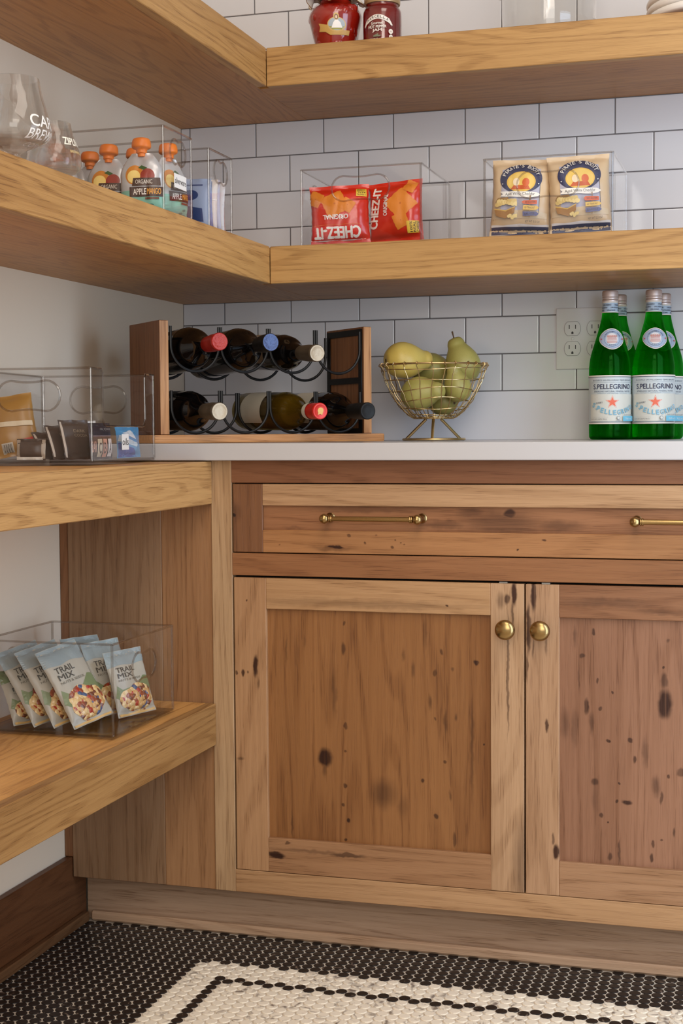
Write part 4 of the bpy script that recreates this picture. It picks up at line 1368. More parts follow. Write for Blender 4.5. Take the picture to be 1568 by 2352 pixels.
# ------------------------------------------------------------------ wine rack, set across the corner
TH = radians(45.7)
RK = Vector((0.1944, -0.5727, 0.9013))
RW, RD, RH, RT = 0.4422, 0.1507, 0.2228, 0.0170
rack = thing('wine_rack', 'walnut and black metal wine rack set across the countertop corner', 'wine rack', RK, TH)
WN = lin((132, 88, 56))
link('base_board', box_me(RW + 0.040, RD + 0.030, 0.0150, 0.003, 2), WALNUT_X, rack, (RW / 2, RD / 2 - 0.001, 0.0075), None, lin((206, 150, 94)))
for a in (RT / 2, RW - RT / 2):
    sp_ = link('side_board', box_me(RT, RD, RH - 0.0152, 0.0008), WALNUT_Z, rack, (a, RD / 2, (RH + 0.0152) / 2), None, WN)
    link('front_edge_strip', box_me(RT - 0.0004, 0.0008, RH - 0.017, 0), WALNUT_Z, sp_, (0, -RD / 2 - 0.0003, 0), None, lin((204, 152, 100)))
    # flat metal frame on the inner face
    sgn = 1 if a < RW / 2 else -1
    w_, zt = RD - 0.010, RH - 0.0152
    fr_ = shape2d([[(-w_ / 2, -zt / 2 + 0.001), (w_ / 2, -zt / 2 + 0.001), (w_ / 2, zt / 2 - 0.004), (-w_ / 2, zt / 2 - 0.004)],
                   [(-w_ / 2 + 0.012, 0.006), (w_ / 2 - 0.012, 0.006), (w_ / 2 - 0.012, zt / 2 - 0.016), (-w_ / 2 + 0.012, zt / 2 - 0.016)],
                   [(-w_ / 2 + 0.012, -zt / 2 + 0.010), (w_ / 2 - 0.012, -zt / 2 + 0.010), (w_ / 2 - 0.012, -0.006), (-w_ / 2 + 0.012, -0.006)]], 0.0022)
    link('metal_frame', fr_, BLACK_METAL, rack, (a + sgn * (RT / 2 + 0.0013), RD / 2, (RH + 0.0152) / 2), (pi / 2, 0, pi / 2))
PIT = (RW - 2 * RT - 0.008) / 4


def cradle(zb, zt, d):
    """row of four U-shaped metal bars"""
    for k in range(4):
        a0 = RT + 0.004 + PIT * k + 0.0024
        a1 = a0 + PIT - 0.0048
        r = (a1 - a0) / 2
        ac = (a0 + a1) / 2
        pts = [(a0, d, zt)] + [(ac - r * cos(pi * q / 20), d, zb + r - r * sin(pi * q / 20)) for q in range(21)] + [(a1, d, zt)]
        v, f = tube_vf(pts, 0.0027, 8)
        mk('cradle_bar', v, f, BLACK_METAL, rack)


DF, DB = 0.004, RD - 0.006
for zb, zt, low in ((0.1310, 0.2130, 0.0085), (0.0180, 0.0960, 0)):
    cradle(zb, zt, DF)
    cradle(zb - low, zt - low / 2, DB)


def bottle_prof(r, L, neck=0.0135, sh=0.60, cap=0.0150, capl=0.055):
    return smooth_prof([(r * 0.86, 0.0), (r * 0.97, 0.003), (r, 0.010), (r, L * sh - 0.030), (r * 0.985, L * sh - 0.012), (r * 0.86, L * sh + 0.010), (r * 0.60, L * sh + 0.026), (neck * 1.25, L * sh + 0.040), (neck, L * sh + 0.056), (neck * 0.97, L - capl)], 5)


DGLASS = flat('dark_wine_glass', (9, 7, 7), 0.07, coat=0.3)
WGLASS = clear('olive_wine_glass', (0.58, 0.50, 0.26), 1.5, 0.03, 1.0)
WWINE = flat('white_wine', (122, 104, 50), 0.2, coat=0.8)


def wine(label, k, row, r, L, d_tip, capc, capl, capr, sleeve, tip, glass='dark', tilt=0.0, neck=0.0135, sh=0.60, lab=None, sleeve2=None):
    """bottle lying in slot k, neck outwards; local z runs from base to mouth"""
    zb = (0.1310 if row else 0.0180) + 0.0028
    a = RT + 0.004 + PIT * (k + 0.5)
    w = Vector((cos(TH), sin(TH), 0))
    out = Vector((sin(TH), -cos(TH), 0))
    axis = (out * cos(tilt) + Vector((0, 0, 1)) * sin(tilt)).normalized()
    # centre line passes above the front bar
    pc_ = RK + w * a + out * (-DF) + Vector((0, 0, zb + r + 0.0006))
    tip_p = pc_ + axis * (-d_tip)
    base_p = tip_p - axis * L
    sx = w
    sy = axis.cross(sx)
    M = Matrix((sx, sy, axis)).transposed().to_4x4()
    M.translation = base_p
    t = thing('wine_bottle', label, 'bottle', (0, 0, 0), 0, 'wine bottles lying in the rack')
    t.matrix_basis = M
    pr = bottle_prof(r, L, neck, sh, capr, capl)
    gm = DGLASS if glass == 'dark' else WGLASS
    v, f = lathe([(0, 0.004)] + pr + [(0, L - capl)], 44)
    mk('glass_body', v, f, gm, t, angle=60)
    if glass != 'dark':
        v, f = lathe([(0, 0.008)] + [(max(0.001, q - 0.0022), z * 0.98 + 0.004) for q, z in pr] + [(0, L - capl - 0.004)], 36)
        mk('wine_filling', v, f, WWINE, t, angle=60)
    # capsule: sleeve then rolled top disc
    v, f = lathe([(neck * 0.985, L - capl - 0.006), (neck * 1.03, L - capl - 0.004), (capr * 0.99, L - capl * 0.55), (capr * 0.97, L - 0.008), (capr, L - 0.0065), (capr, L - 0.0015), (capr * 0.93, L - 0.0002)], 30)
    mk('capsule', v, f, sleeve, t, angle=50)
    v, f = lathe([(capr * 0.94, L - 0.0004), (capr * 0.80, L), (capr * 0.72, L - 0.0006), (capr * 0.3, L - 0.0003), (0, L - 0.0005)], 30)
    tp = mk('capsule_top', v, f, tip, t)
    if sleeve2:
        v, f = lathe([(neck * 1.09, L - capl - 0.0065), (neck * 1.10, L - capl - 0.004), (capr * 1.03, L - capl + 0.006), (capr * 1.03, L - capl + 0.009)], 30)
        mk('capsule_band', v, f, sleeve2, t)
    if lab:
        z0, z1, col = lab
        vs_, fs_ = [], []
        for i in range(29):
            q = radians(-128 + 256 * i / 28)
            vs_ += [((r + 0.0004) * cos(q + pi / 2), (r + 0.0004) * sin(q + pi / 2), z0), ((r + 0.0004) * cos(q + pi / 2), (r + 0.0004) * sin(q + pi / 2), z1)]
        for i in range(28): fs_.append((2 * i, 2 * i + 2, 2 * i + 3, 2 * i + 1))
        mk('paper_label', vs_, fs_, ink(col, 0.6), t)
    return t


CREAMFOIL = flat('cream_foil', (176, 158, 132), 0.4, 0.3, bump=0.25, bscale=200)
DKFOIL = flat('grey_brown_foil', (92, 80, 64), 0.4, 0.3)
REDFOIL = flat('red_foil', (172, 34, 26), 0.34, 0.3)
REDFOIL2 = flat('red_embossed_foil', (160, 46, 36), 0.4, 0.2, bump=0.7, bscale=260)
BLUEFOIL = flat('blue_embossed_foil', (66, 80, 118), 0.38, 0.3, bump=0.4, bscale=260)
BLKFOIL = flat('black_foil', (20, 18, 16), 0.5, spec=0.3)
BRED = flat('bright_red_foil', (208, 44, 30), 0.32, 0.2)
TANLAB, WHITELAB = (150, 126, 100), (206, 196, 176)
wine('dark wine bottle with a red capsule, upper row of the rack', 0, 1, 0.0400, 0.300, -0.112, None, 0.050, 0.0158, REDFOIL, REDFOIL2, tilt=0.045, lab=(0.050, 0.135, (70, 62, 56)))
wine('dark wine bottle with a blue capsule top, upper row of the rack', 1, 1, 0.0405, 0.300, -0.112, None, 0.045, 0.0165, BLKFOIL, BLUEFOIL, tilt=0.05, lab=(0.040, 0.120, (90, 80, 70)))
wine('dark wine bottle with a cream capsule top, upper row of the rack', 2, 1, 0.0345, 0.300, -0.102, None, 0.060, 0.0160, DKFOIL, CREAMFOIL, tilt=-0.055, lab=(0.050, 0.140, TANLAB))
wine('dark wine bottle with a silvery capsule top, lower row, end slot by the countertop corner', 0, 0, 0.0370, 0.300, -0.108, None, 0.060, 0.0160, DKFOIL, CREAMFOIL, tilt=-0.02, lab=(0.050, 0.135, (60, 54, 50)))
wv = wine('pale white wine bottle with a bright red capsule, lower row', 2, 0, 0.0370, 0.305, -0.112, None, 0.042, 0.0155, BRED, BRED, 'white', tilt=-0.015, lab=(0.035, 0.125, WHITELAB), sleeve2=ink((206, 196, 176), 0.5))
wine('dark wine bottle with a black capsule, lower row nearest the fruit basket', 3, 0, 0.0370, 0.305, -0.114, None, 0.058, 0.0162, BLKFOIL, BLKFOIL, tilt=-0.012, lab=(0.045, 0.130, WHITELAB))
p = Print()
p.ellipse(0, -0.001, 0.0062, 0.0058, (226, 178, 96), 14).poly([(-0.005, 0.003), (-0.006, 0.007), (-0.001, 0.005), (0.003, 0.0075), (0.005, 0.002), (0.006, -0.004), (0.0, -0.007), (-0.005, -0.004)], (226, 178, 96))
tp = [c for c in wv.children if c.name.startswith('capsule_top')][0]
p.build('gold_emblem', lambda x, y, e: (x, -y, 0.305 + e + 0.0002), tp)

# ------------------------------------------------------------------ wire basket of pears
BX, BY, BZ = 0.606, -0.160, 0.9012
bk_ = thing('fruit_basket', 'gold wire fruit basket on a splayed three-legged foot', 'basket', (BX, BY, BZ), YAW * -1)
ZR = 0.1500
bp = [(0.1065, ZR), (0.1040, ZR - 0.010), (0.0985, ZR - 0.028), (0.0900, ZR - 0.048), (0.0780, ZR - 0.070), (0.0640, ZR - 0.088), (0.0480, ZR - 0.102), (0.0400, ZR - 0.1055)]


def rz_(q):
    """point on the bowl profile, q from 0 at the rim to 1"""
    s = q * (len(bp) - 1)
    i = min(int(s), len(bp) - 2)
    t = s - i
    return bp[i][0] + (bp[i + 1][0] - bp[i][0]) * t, bp[i][1] + (bp[i + 1][1] - bp[i][1]) * t


v, f = tube_vf([(0.1062 * cos(2 * pi * k / 64), 0.1062 * sin(2 * pi * k / 64), ZR) for k in range(64)], 0.0019, 8, True)
mk('rim_ring', v, f, GOLDWIRE, bk_)
rr = random.Random(5)
NW = 26
for k in range(NW):
    a = 2 * pi * (k + rr.uniform(-0.12, 0.12)) / NW
    pts = [(0.1010 * cos(a), 0.1010 * sin(a), ZR - 0.003), (0.1035 * cos(a), 0.1035 * sin(a), ZR + 0.0026), (0.1075 * cos(a), 0.1075 * sin(a), ZR + 0.0034), (0.1100 * cos(a), 0.1100 * sin(a), ZR - 0.0005)]
    for q in range(1, 13):
        r, z = rz_(q / 12)
        aa = a + 0.03 * sin(q * 0.7 + k)
        r += 0.0010 * (1 if (q + k) % 2 else -1)
        pts.append((r * cos(aa), r * sin(aa), z))
    v, f = tube_vf(pts, 0.00095, 6)
    mk('upright_wire', v, f, GOLDWIRE, bk_)
for h, q in enumerate((0.14, 0.30, 0.44, 0.57, 0.70, 0.82, 0.93)):
    pts = []
    ph = rr.uniform(0, 6)
    for k in range(78):
        a = 2 * pi * k / 78
        r, z = rz_(min(0.99, q + 0.018 * sin(a * 2 + ph) + 0.014 * sin(a * 3 + ph * 2)))
        r += 0.0012 * (1 if (k // 3) % 2 else -1)
        pts.append((r * cos(a), r * sin(a), z))
    v, f = tube_vf(pts, 0.0009, 6, True)
    mk('woven_wire', v, f, GOLDWIRE, bk_)
for rr_, zz in ((0.040, ZR - 0.1055), (0.018, ZR - 0.1058)):
    v, f = tube_vf([(rr_ * cos(2 * pi * k / 40), rr_ * sin(2 * pi * k / 40), zz) for k in range(40)], 0.0016, 7, True)
    mk('bottom_ring', v, f, GOLDWIRE, bk_)
for k in range(8):
    a = pi * k / 8
    v, f = tube_vf([(0.041 * cos(a), 0.041 * sin(a), ZR - 0.1062), (-0.041 * cos(a), -0.041 * sin(a), ZR - 0.1062)], 0.0010, 6)
    mk('bottom_wire', v, f, GOLDWIRE, bk_)
v, f = tube_vf([(0.0615 * cos(2 * pi * k / 56), 0.0615 * sin(2 * pi * k / 56), 0.0024) for k in range(56)], 0.0023, 8, True)
mk('foot_ring', v, f, GOLDWIRE, bk_)
for a in (radians(-97), radians(23), radians(157)):
    v, f = tube_vf([(0.0590 * cos(a), 0.0590 * sin(a), 0.0030), (0.0165 * cos(a), 0.0165 * sin(a), ZR - 0.1075)], 0.0030, 8)
    mk('leg', v, f, GOLDWIRE, bk_)


def pear_mat(name, c1, c2, c3):
    m, nt, p_ = nmat(name)
    tc = N(nt, 'ShaderNodeTexCoord')
    n1 = N(nt, 'ShaderNodeTexNoise', Scale=16.0, Detail=2.0)
    n2 = N(nt, 'ShaderNodeTexNoise', Scale=900.0, Detail=1.0)
    for n in (n1, n2): nt.links.new(tc.outputs['Object'], n.inputs['Vector'])
    mx = N(nt, 'ShaderNodeMix', data_type='RGBA')
    r1 = N(nt, 'ShaderNodeMapRange'); r1.inputs[1].default_value = 0.35; r1.inputs[2].default_value = 0.65
    nt.links.new(n1.outputs['Fac'], r1.inputs[0]); nt.links.new(r1.outputs[0], mx.inputs['Factor'])
    mx.inputs['A'].default_value = (*lin(c1), 1); mx.inputs['B'].default_value = (*lin(c2), 1)
    m2 = N(nt, 'ShaderNodeMix', data_type='RGBA')
    r2 = N(nt, 'ShaderNodeMapRange'); r2.inputs[1].default_value = 0.62; r2.inputs[2].default_value = 0.72; r2.inputs[4].default_value = 0.4
    nt.links.new(n2.outputs['Fac'], r2.inputs[0]); nt.links.new(r2.outputs[0], m2.inputs['Factor'])
    nt.links.new(mx.outputs['Result'], m2.inputs['A']); m2.inputs['B'].default_value = (*lin(c3), 1)
    nt.links.new(m2.outputs['Result'], p_.inputs['Base Color'])
    p_.inputs['Roughness'].default_value = 0.42
    return m


PEARY = pear_mat('yellow_pear_skin', (216, 192, 104), (206, 178, 88), (160, 130, 66))
PEARG = pear_mat('green_pear_skin', (184, 174, 98), (166, 158, 84), (124, 112, 58))
PEARD = pear_mat('olive_pear_skin', (166, 160, 86), (150, 138, 72), (106, 92, 48))
STEMM = flat('woody_stem', (92, 66, 42), 0.8)


def pear(label, mat, loc, axis, s=1.0, bend=0.006, stem=True, seed=1):
    """axis: direction from base to stem"""
    t = thing('pear', label, 'pear', (0, 0, 0), 0, 'pears in the basket')
    ax = Vector(axis).normalized()
    M = ax.to_track_quat('Z', 'Y').to_matrix().to_4x4()
    M.translation = Vector(loc)
    t.matrix_basis = M
    pr = smooth_prof([(0.0, -0.0400), (0.008, -0.0415), (0.020, -0.0385), (0.0330, -0.024), (0.0375, -0.005), (0.0350, 0.013), (0.0270, 0.029), (0.0205, 0.040), (0.0185, 0.049), (0.0140, 0.0565), (0.0070, 0.0595), (0.0, 0.0580)], 4)
    v, f = lathe([(r * s, z * s) for r, z in pr], 36)
    out = []
    for x, y, z in v:
        k = max(0, z / s + 0.01) / 0.07
        q = noise.noise(Vector((x * 30, y * 30, z * 30 + seed))) * 0.0016
        l_ = sqrt(x * x + y * y) + 1e-6
        out.append((x + x / l_ * q + bend * k * k, y + y / l_ * q, z))
    mk('fruit_body', out, f, mat, t, angle=70)
    if stem:
        b_ = bend * (0.067 / 0.07) ** 2
        v, f = tube_vf([(b_, 0, 0.056 * s), (b_ + 0.001, 0.001, 0.064 * s), (b_ + 0.004, 0.002, 0.074 * s)], [0.0016, 0.0013, 0.0019], 7)
        mk('stem', v, f, STEMM, t)
    v, f = lathe([(0, -0.0395 * s), (0.0035, -0.0398 * s), (0.0045, -0.0412 * s), (0.002, -0.0416 * s), (0, -0.0410 * s)], 12)
    mk('blossom_end', v, f, STEMM, t)
    return t


bR, bF = Vector((cos(YAW), -sin(YAW), 0)), Vector((sin(YAW), cos(YAW), 0))


def bpos(dx, df, z): return Vector((BX, BY, BZ)) + bR * dx + bF * df + Vector((0, 0, z))


def bdir(dx, df, dz): return bR * dx + bF * df + Vector((0, 0, dz))


pear('big yellow pear lying at the basket rim beside the wine rack', PEARY, bpos(-0.0580, -0.0055, 0.1600), bdir(0.93, 0.30, 0.03), 0.97, 0.002, False, 1)
pear('olive pear at the back of the basket, its neck towards the yellow one', PEARD, bpos(-0.0020, 0.0600, 0.1430), bdir(-0.90, 0.05, 0.28), 0.94, 0.002, False, 2)
pear('pear standing upright with its bent stem, tallest in the basket', PEARG, bpos(0.0600, 0.0180, 0.1540), bdir(-0.34, 0.05, 0.93), 0.92, -0.006, True, 3)
pear('green pear behind the wires at the front, below the yellow one', PEARG, bpos(-0.0290, -0.0250, 0.0935), bdir(0.74, -0.53, 0.10), 0.90, 0.002, False, 4)
pear('green pear behind the wires below the upright one', PEARG, bpos(0.0455, -0.0285, 0.1065), bdir(-0.22, -0.10, 0.9), 0.72, 0.002, False, 5)
pear('dark green pear lowest in the basket', PEARD, bpos(0.0180, 0.0260, 0.0785), bdir(-0.75, 0.60, 0.10), 0.74, 0.002, False, 6)

# ------------------------------------------------------------------ mineral water bottles
GREEN = glassy('green_bottle_glass', (0.155, 0.72, 0.165), 1.33, 0.0, 0.42)
LBLUE, CREAMW, NAVYT, SKY, REDST = (176, 196, 208), (226, 218, 206), (44, 48, 78), (122, 178, 204), (222, 96, 62)
CAPM = flat('cap_aluminium', (206, 190, 184), 0.4, 0.55)
LBODY = flat('label_paper_blue', (198, 206, 206), 0.45)
LEDGE = flat('label_paper_cream', (226, 214, 202), 0.45)
wp = smooth_prof([(0.0345, 0.0), (0.0385, 0.003), (0.0400, 0.012), (0.0402, 0.060), (0.0402, 0.130), (0.0396, 0.143), (0.0378, 0.157), (0.0340, 0.172), (0.0290, 0.188), (0.0242, 0.204), (0.0196, 0.221), (0.0166, 0.234), (0.0150, 0.248), (0.0142, 0.262), (0.0138, 0.270)], 4)


def band(name, prof_z, mat, t, lift=0.00035, R=None):
    v, f = lathe([(R(z) + lift, z) for z in prof_z], 56)
    return mk(name, v, f, mat, t)


def water(label, loc, rz):
    t = thing('water_bottle', label, 'bottle', loc, rz, 'green mineral water bottles')
    v, f = lathe([(0, 0.004)] + wp + [(0, 0.270)], 56)
    mk('glass_body', v, f, GREEN, t, angle=60)
    S, R = on_lathe(wp)
    lb = band('body_label', (0.0300, 0.123), LBODY, t, 0.0003, R)
    p = Print()
    for z0, z1, c in ((0.0300, 0.0325, CREAMW), (0.0328, 0.0334, NAVYT), (0.1205, 0.1230, CREAMW), (0.1194, 0.1201, NAVYT)):
        p.rect(-0.12, 0.12, z0, z1, c)
    p.text('EN SOURCE: SAN PELLEGRINO TERME BERGAMO', -0.041, 0.043, 0.1120, 0.1148, (100, 112, 128))
    p.rect(-0.046, 0.046, 0.1092, 0.1095, (120, 132, 146))
    p.text('S.PELLEGRINO', -0.0390, 0.0390, 0.0965, 0.1062, NAVYT, 0.012)
    p.text('SPARKLING NATURAL MINERAL WATER', -0.0375, 0.0375, 0.0908, 0.0938, (84, 96, 116))
    p.rect(-0.030, -0.012, 0.0885, 0.0888, (120, 132, 146)).rect(0.012, 0.030, 0.0885, 0.0888, (120, 132, 146))
    p.text('ADDED CARBON DIOXIDE', -0.010, 0.010, 0.0879, 0.0892, (110, 120, 136))
    p.rect(-0.046, 0.046, 0.0350, 0.0870, (206, 206, 196))
    p.star(-0.0010, 0.0715, 0.0132, REDST).star(-0.0010, 0.0715, 0.0118, (226, 220, 208)).star(-0.0010, 0.0715, 0.0102, REDST)
    p.text('BY EVERY', -0.038, -0.018, 0.0685, 0.0715, (110, 122, 138), 0.004, 0.12)
    word = 'S.PELLEGRINO'
    wid = [{'.': 0.32, 'I': 0.45}.get(ch, 1.0) for ch in word]
    tot, pos = sum(wid), 0.0
    for ch, w_ in zip(word, wid):
        q = ((pos + w_ / 2) / tot - 0.5) * 2
        pos += w_
        x = q * 0.0400
        z = 0.0520 + 0.0150 * q * q - 0.002 * q
        hw, hh = {'.': 0.0009, 'I': 0.0011}.get(ch, 0.0029), 0.0046
        z -= 0.0036 if ch == '.' else 0
        hh = 0.0009 if ch == '.' else hh
        p.text(ch, x - hw, x + hw, z - hh, z + hh, SKY, 0.03, 0.62 * q)
    p.rect(-0.040, -0.008, 0.0428, 0.0430, (130, 140, 150))
    p.text('25.3 FL OZ (1.58 PT) 750 mL', -0.0405, -0.0105, 0.0375, 0.0402, (80, 92, 112), 0.004)
    p.ellipse(0.0095, 0.0415, 0.0032, 0.0034, (120, 132, 140), 16).ellipse(0.0095, 0.0415, 0.0024, 0.0026, (206, 206, 196), 16)
    p.text('NATURAL', 0.0045, 0.0145, 0.0352, 0.0372, (120, 132, 140))
    p.rect(0.0175, 0.0420, 0.0350, 0.0450, (110, 184, 212))
    p.text('750 mL', 0.0225, 0.0375, 0.0380, 0.0415, (226, 236, 238), 0.01)
    p.text('RETURN', 0.0200, 0.0400, 0.0462, 0.0482, (120, 132, 140))
    p.build('label_print', S, lb, 0.005, base=0.0005)
    nl = band('neck_label', (0.2440, 0.2500, 0.2560, 0.2640), flat('neck_paper', (168, 188, 206), 0.45), t, 0.0003, R)
    p = Print()
    for z0, z1 in ((0.2440, 0.2455), (0.2625, 0.2640)): p.rect(-0.045, 0.045, z0, z1, CREAMW)
    for k in range(3):
        for c in (-1, 0, 1): p.text('S.PELLEGRINO', c * 0.022 - 0.008 + k * 0.007, c * 0.022 + 0.008 + k * 0.007, 0.2470 + k * 0.0050, 0.2496 + k * 0.0050, NAVYT, 0.012)
    p.build('label_print', S, nl, 0.004, base=0.0005)
    # shield on the shoulder

    def sh(w, h):
        return [(w * cos(a) * (0.80 + 0.20 * abs(cos(a))), 0.1925 + h * sin(a) * (0.86 + 0.14 * abs(sin(a)) ** 3)) for a in [2 * pi * k / 48 for k in range(48)]]
    p = Print()
    p.poly(sh(0.0262, 0.0205), CREAMW).poly(sh(0.0245, 0.0188), (86, 100, 140)).poly(sh(0.0238, 0.0181), (168, 184, 206))
    p.ellipse(0, 0.1925, 0.0150, 0.0150, (96, 108, 140), 32).ellipse(0, 0.1925, 0.0144, 0.0144, (176, 192, 210), 32).ellipse(0, 0.1925, 0.0108, 0.0108, (226, 218, 214), 28)
    for k in range(5): p.rect(-0.0095 + 0.0004 * k, 0.0095 - 0.0004 * k, 0.1850 + k * 0.0022, 0.1860 + k * 0.0022, (196, 130, 124))
    for k in range(-2, 3): p.ellipse(k * 0.0036, 0.1972, 0.0015, 0.0020, (204, 140, 132), 10)
    for sx in (-1, 1): p.star(sx * 0.0195, 0.1915, 0.0022, (206, 70, 60))
    for k, ch in enumerate('S.PELLEGRINO TERME'):
        if ch in ' .': continue
        a = radians(164 - 148 * k / 17)
        p.text(ch, 0.0126 * cos(a) - 0.0009, 0.0126 * cos(a) + 0.0009, 0.1925 + 0.0126 * sin(a) - 0.0010, 0.1925 + 0.0126 * sin(a) + 0.0010, (70, 82, 120), 0.01, a - pi / 2)
    p.text('1899', -0.0055, 0.0055, 0.1782, 0.1800, (70, 82, 120), 0.01)
    p.build('shoulder_shield', S, t, 0.005, base=0.0005)
    # crimped screw cap
    vs_, fs_ = [], []
    prof = [(0.0158, 0.2655), (0.0160, 0.2675), (0.0150, 0.2685), (0.0150, 0.2720), (0.0154, 0.2727), (0.0150, 0.2734), (0.0150, 0.2755), (0.0153, 0.2758), (0.0153, 0.2835), (0.0145, 0.2858), (0.0128, 0.2866), (0.0, 0.2868)]
    v, f = lathe(prof, 72)
    v = [(x * (1 + (0.012 if (0.2757 < z < 0.285 and (i % 2)) else 0)), y * (1 + (0.012 if (0.2757 < z < 0.285 and (i % 2)) else 0)), z) for i, (x, y, z) in enumerate(v)]
    mk('screw_cap', v, f, CAPM, t, angle=45)
    v, f = lathe([(0.0153, 0.2641), (0.0155, 0.2652), (0.0150, 0.2664)], 40)
    mk('cap_ring', v, f, LEDGE, t)
    return t


wz = 0.9013
water('green mineral water bottle at the front, partly hiding the outlet plate', (0.9535, -0.150, wz), radians(14))
water('green mineral water bottle at the front, farther from the outlet plate', (1.0354, -0.140, wz), radians(11))
water('green mineral water bottle directly behind the one that hides the outlet', (0.9605, -0.0580, wz), radians(22))
water('green mineral water bottle at the back, farthest from the outlet plate', (1.0462, -0.0500, wz), radians(8))

# ------------------------------------------------------------------ snacks in the open-fronted bin
def rect_bag(name, label, cat, group, W, H, T, col, seed, prints, loc, rz, back, roll, wr=0.0012, nu=18, nv=22, rough=0.32):
    g = Bag(W, H, T, seed, wr, 0.006)
    o = g.mesh(name, flat('film', col, rough), None, nu, nv)
    tag(o, label, cat, group)
    p = Print()
    prints(p, W, H)
    p.build('printed_front', g.S(), o)
    return lean(o, loc, rz, back, roll)


def pr_big(p, W, H):
    p.poly([(-W * .3, H * .05), (-W * .05, H * .05), (-W * .05, H * .22), (-W * .3, H * .22)], (206, 196, 180))
    for k in range(9): p.rect(-W * .28 + k * W * .024, -W * .28 + k * W * .024 + W * (.012 if k % 2 else .006), H * .07, H * .2, (60, 48, 40))
    p.poly([(W * .1, H * .08), (W * .42, H * .08), (W * .40, H * .26), (W * .14, H * .24)], (196, 58, 36)).poly([(W * .16, H * .12), (W * .36, H * .12), (W * .34, H * .16), (W * .18, H * .16)], (230, 214, 190))
    p.poly([(-W * .42, H * .5), (W * .42, H * .44), (W * .42, H * .52), (-W * .42, H * .58)], (226, 206, 170))


def pr_dark(p, W, H):
    p.rect(-W * .46, -W * .40, 0.003, H - .003, (190, 176, 160))
    p.text('DARK', -W * .1, W * .3, H * .66, H * .74, (150, 134, 112), 0.01); p.text('COCOA', -W * .1, W * .34, H * .55, H * .62, (150, 134, 112))


def pr_cba(p, W, H):
    p.rect(-W * .47, W * .47, H * .62, H * .66, (96, 90, 100))
    p.text('snack bar', -W * .1, W * .42, H * .78, H * .86, (170, 164, 160), 0, pi)
    for k, (ch, c) in enumerate((('C', (196, 182, 156)), ('B', (206, 150, 130)), ('A', (222, 214, 208)))):
        x = -W * .16 + k * W * .22
        p.rect(x - W * .09, x + W * .09, H * .06, H * .56, c)
        p.text(ch, x - W * .055, x + W * .055, H * .16, H * .46, (84, 66, 62), 0.03)
    p.text('BAR', -W * .46, -W * .30, H * .2, H * .5, (206, 160, 140), 0.01)


def pr_blue(p, W, H):
    p.poly([(-W * .46, H * .02), (W * .3, H * .02), (W * .1, H * .3), (-W * .46, H * .5)], (70, 88, 164))
    p.poly([(-W * .46, H * .55), (W * .2, H * .35), (W * .3, H * .45), (-W * .4, H * .75)], (206, 222, 230))
    p.poly([(-W * .3, H * .8), (W * .2, H * .6), (W * .1, H * .9)], (232, 236, 238))


zb5 = 0.8695 + 0.0080
M5 = Matrix.Translation((0.1225, -0.800, zb5)) @ Matrix.Rotation(radians(6.0), 4, 'Z')
L5 = lambda x, y, z=0.0: M5 @ Vector((x, y, z))
r6 = radians(6)
G5 = 'snacks in the open-fronted bin'
rect_bag('snack_bag', 'big tan foil snack bag slumped against the back of the open-fronted bin', 'snack bag', G5, 0.074, 0.100, 0.024, (176, 130, 66), 51, pr_big, L5(-0.044, -0.098), radians(14) + r6, radians(10), radians(-10))
rect_bag('snack_packet', 'small purple and orange packet lying behind the brown square sachet', 'packet', G5, 0.050, 0.040, 0.010, (86, 66, 120), 52, lambda p, W, H: p.rect(-W * .48, -W * .2, 0.004, H - .004, (206, 90, 50)), L5(0.000, -0.060), r6, radians(14), radians(14))
rect_bag('snack_packet', 'flat brown square sachet with pale ends at the front of its bin', 'packet', G5, 0.050, 0.034, 0.009, (82, 66, 56), 53, lambda p, W, H: p.rect(-W * .48, -W * .36, 0.002, H - .002, (170, 156, 138)).rect(W * .36, W * .48, 0.002, H - .002, (170, 156, 138)).rect(-W * .48, W * .40, 0.0005, 0.0045, (216, 208, 196)), L5(-0.004, -0.142), r6, radians(6), 0)
for i, (lb, x, y, w, h, rz, bk2) in enumerate((
        ('dark brown cocoa packet leaning farthest from the low front', 0.026, -0.110, 0.056, 0.052, 56, 34),
        ('dark brown cocoa packet in the middle of the leaning three', 0.047, -0.111, 0.058, 0.060, 56, 26),
        ('dark brown cocoa packet nearest the low front of its bin', 0.067, -0.112, 0.058, 0.066, 56, 18))):
    rect_bag('snack_packet', lb, 'packet', G5, w, h, 0.009, (74, 60, 52), 60 + i, pr_dark, L5(x, y), radians(rz) + r6, radians(bk2), 0, 0.0007)
rect_bag('snack_packet', 'dark lettered snack sachet lying against the low front', 'packet', G5, 0.104, 0.058, 0.010, (64, 56, 60), 70, pr_cba, L5(0.0945, -0.088), radians(90) + r6, radians(4), 0, 0.0008)
rect_bag('snack_packet', 'crumpled bright blue packet behind the oils tag', 'packet', G5, 0.120, 0.052, 0.010, (92, 160, 206), 71, pr_blue, L5(0.0935, 0.050), radians(90) + r6, radians(4), 0, 0.0016)
rect_bag('snack_packet', 'small white packet standing behind the dark sachets', 'packet', G5, 0.045, 0.060, 0.009, (206, 204, 200), 72, lambda p, W, H: p.rect(-W * .2, W * .3, H * .2, H * .7, (60, 60, 70)), L5(0.055, -0.050), radians(40) + r6, radians(8), radians(-4))

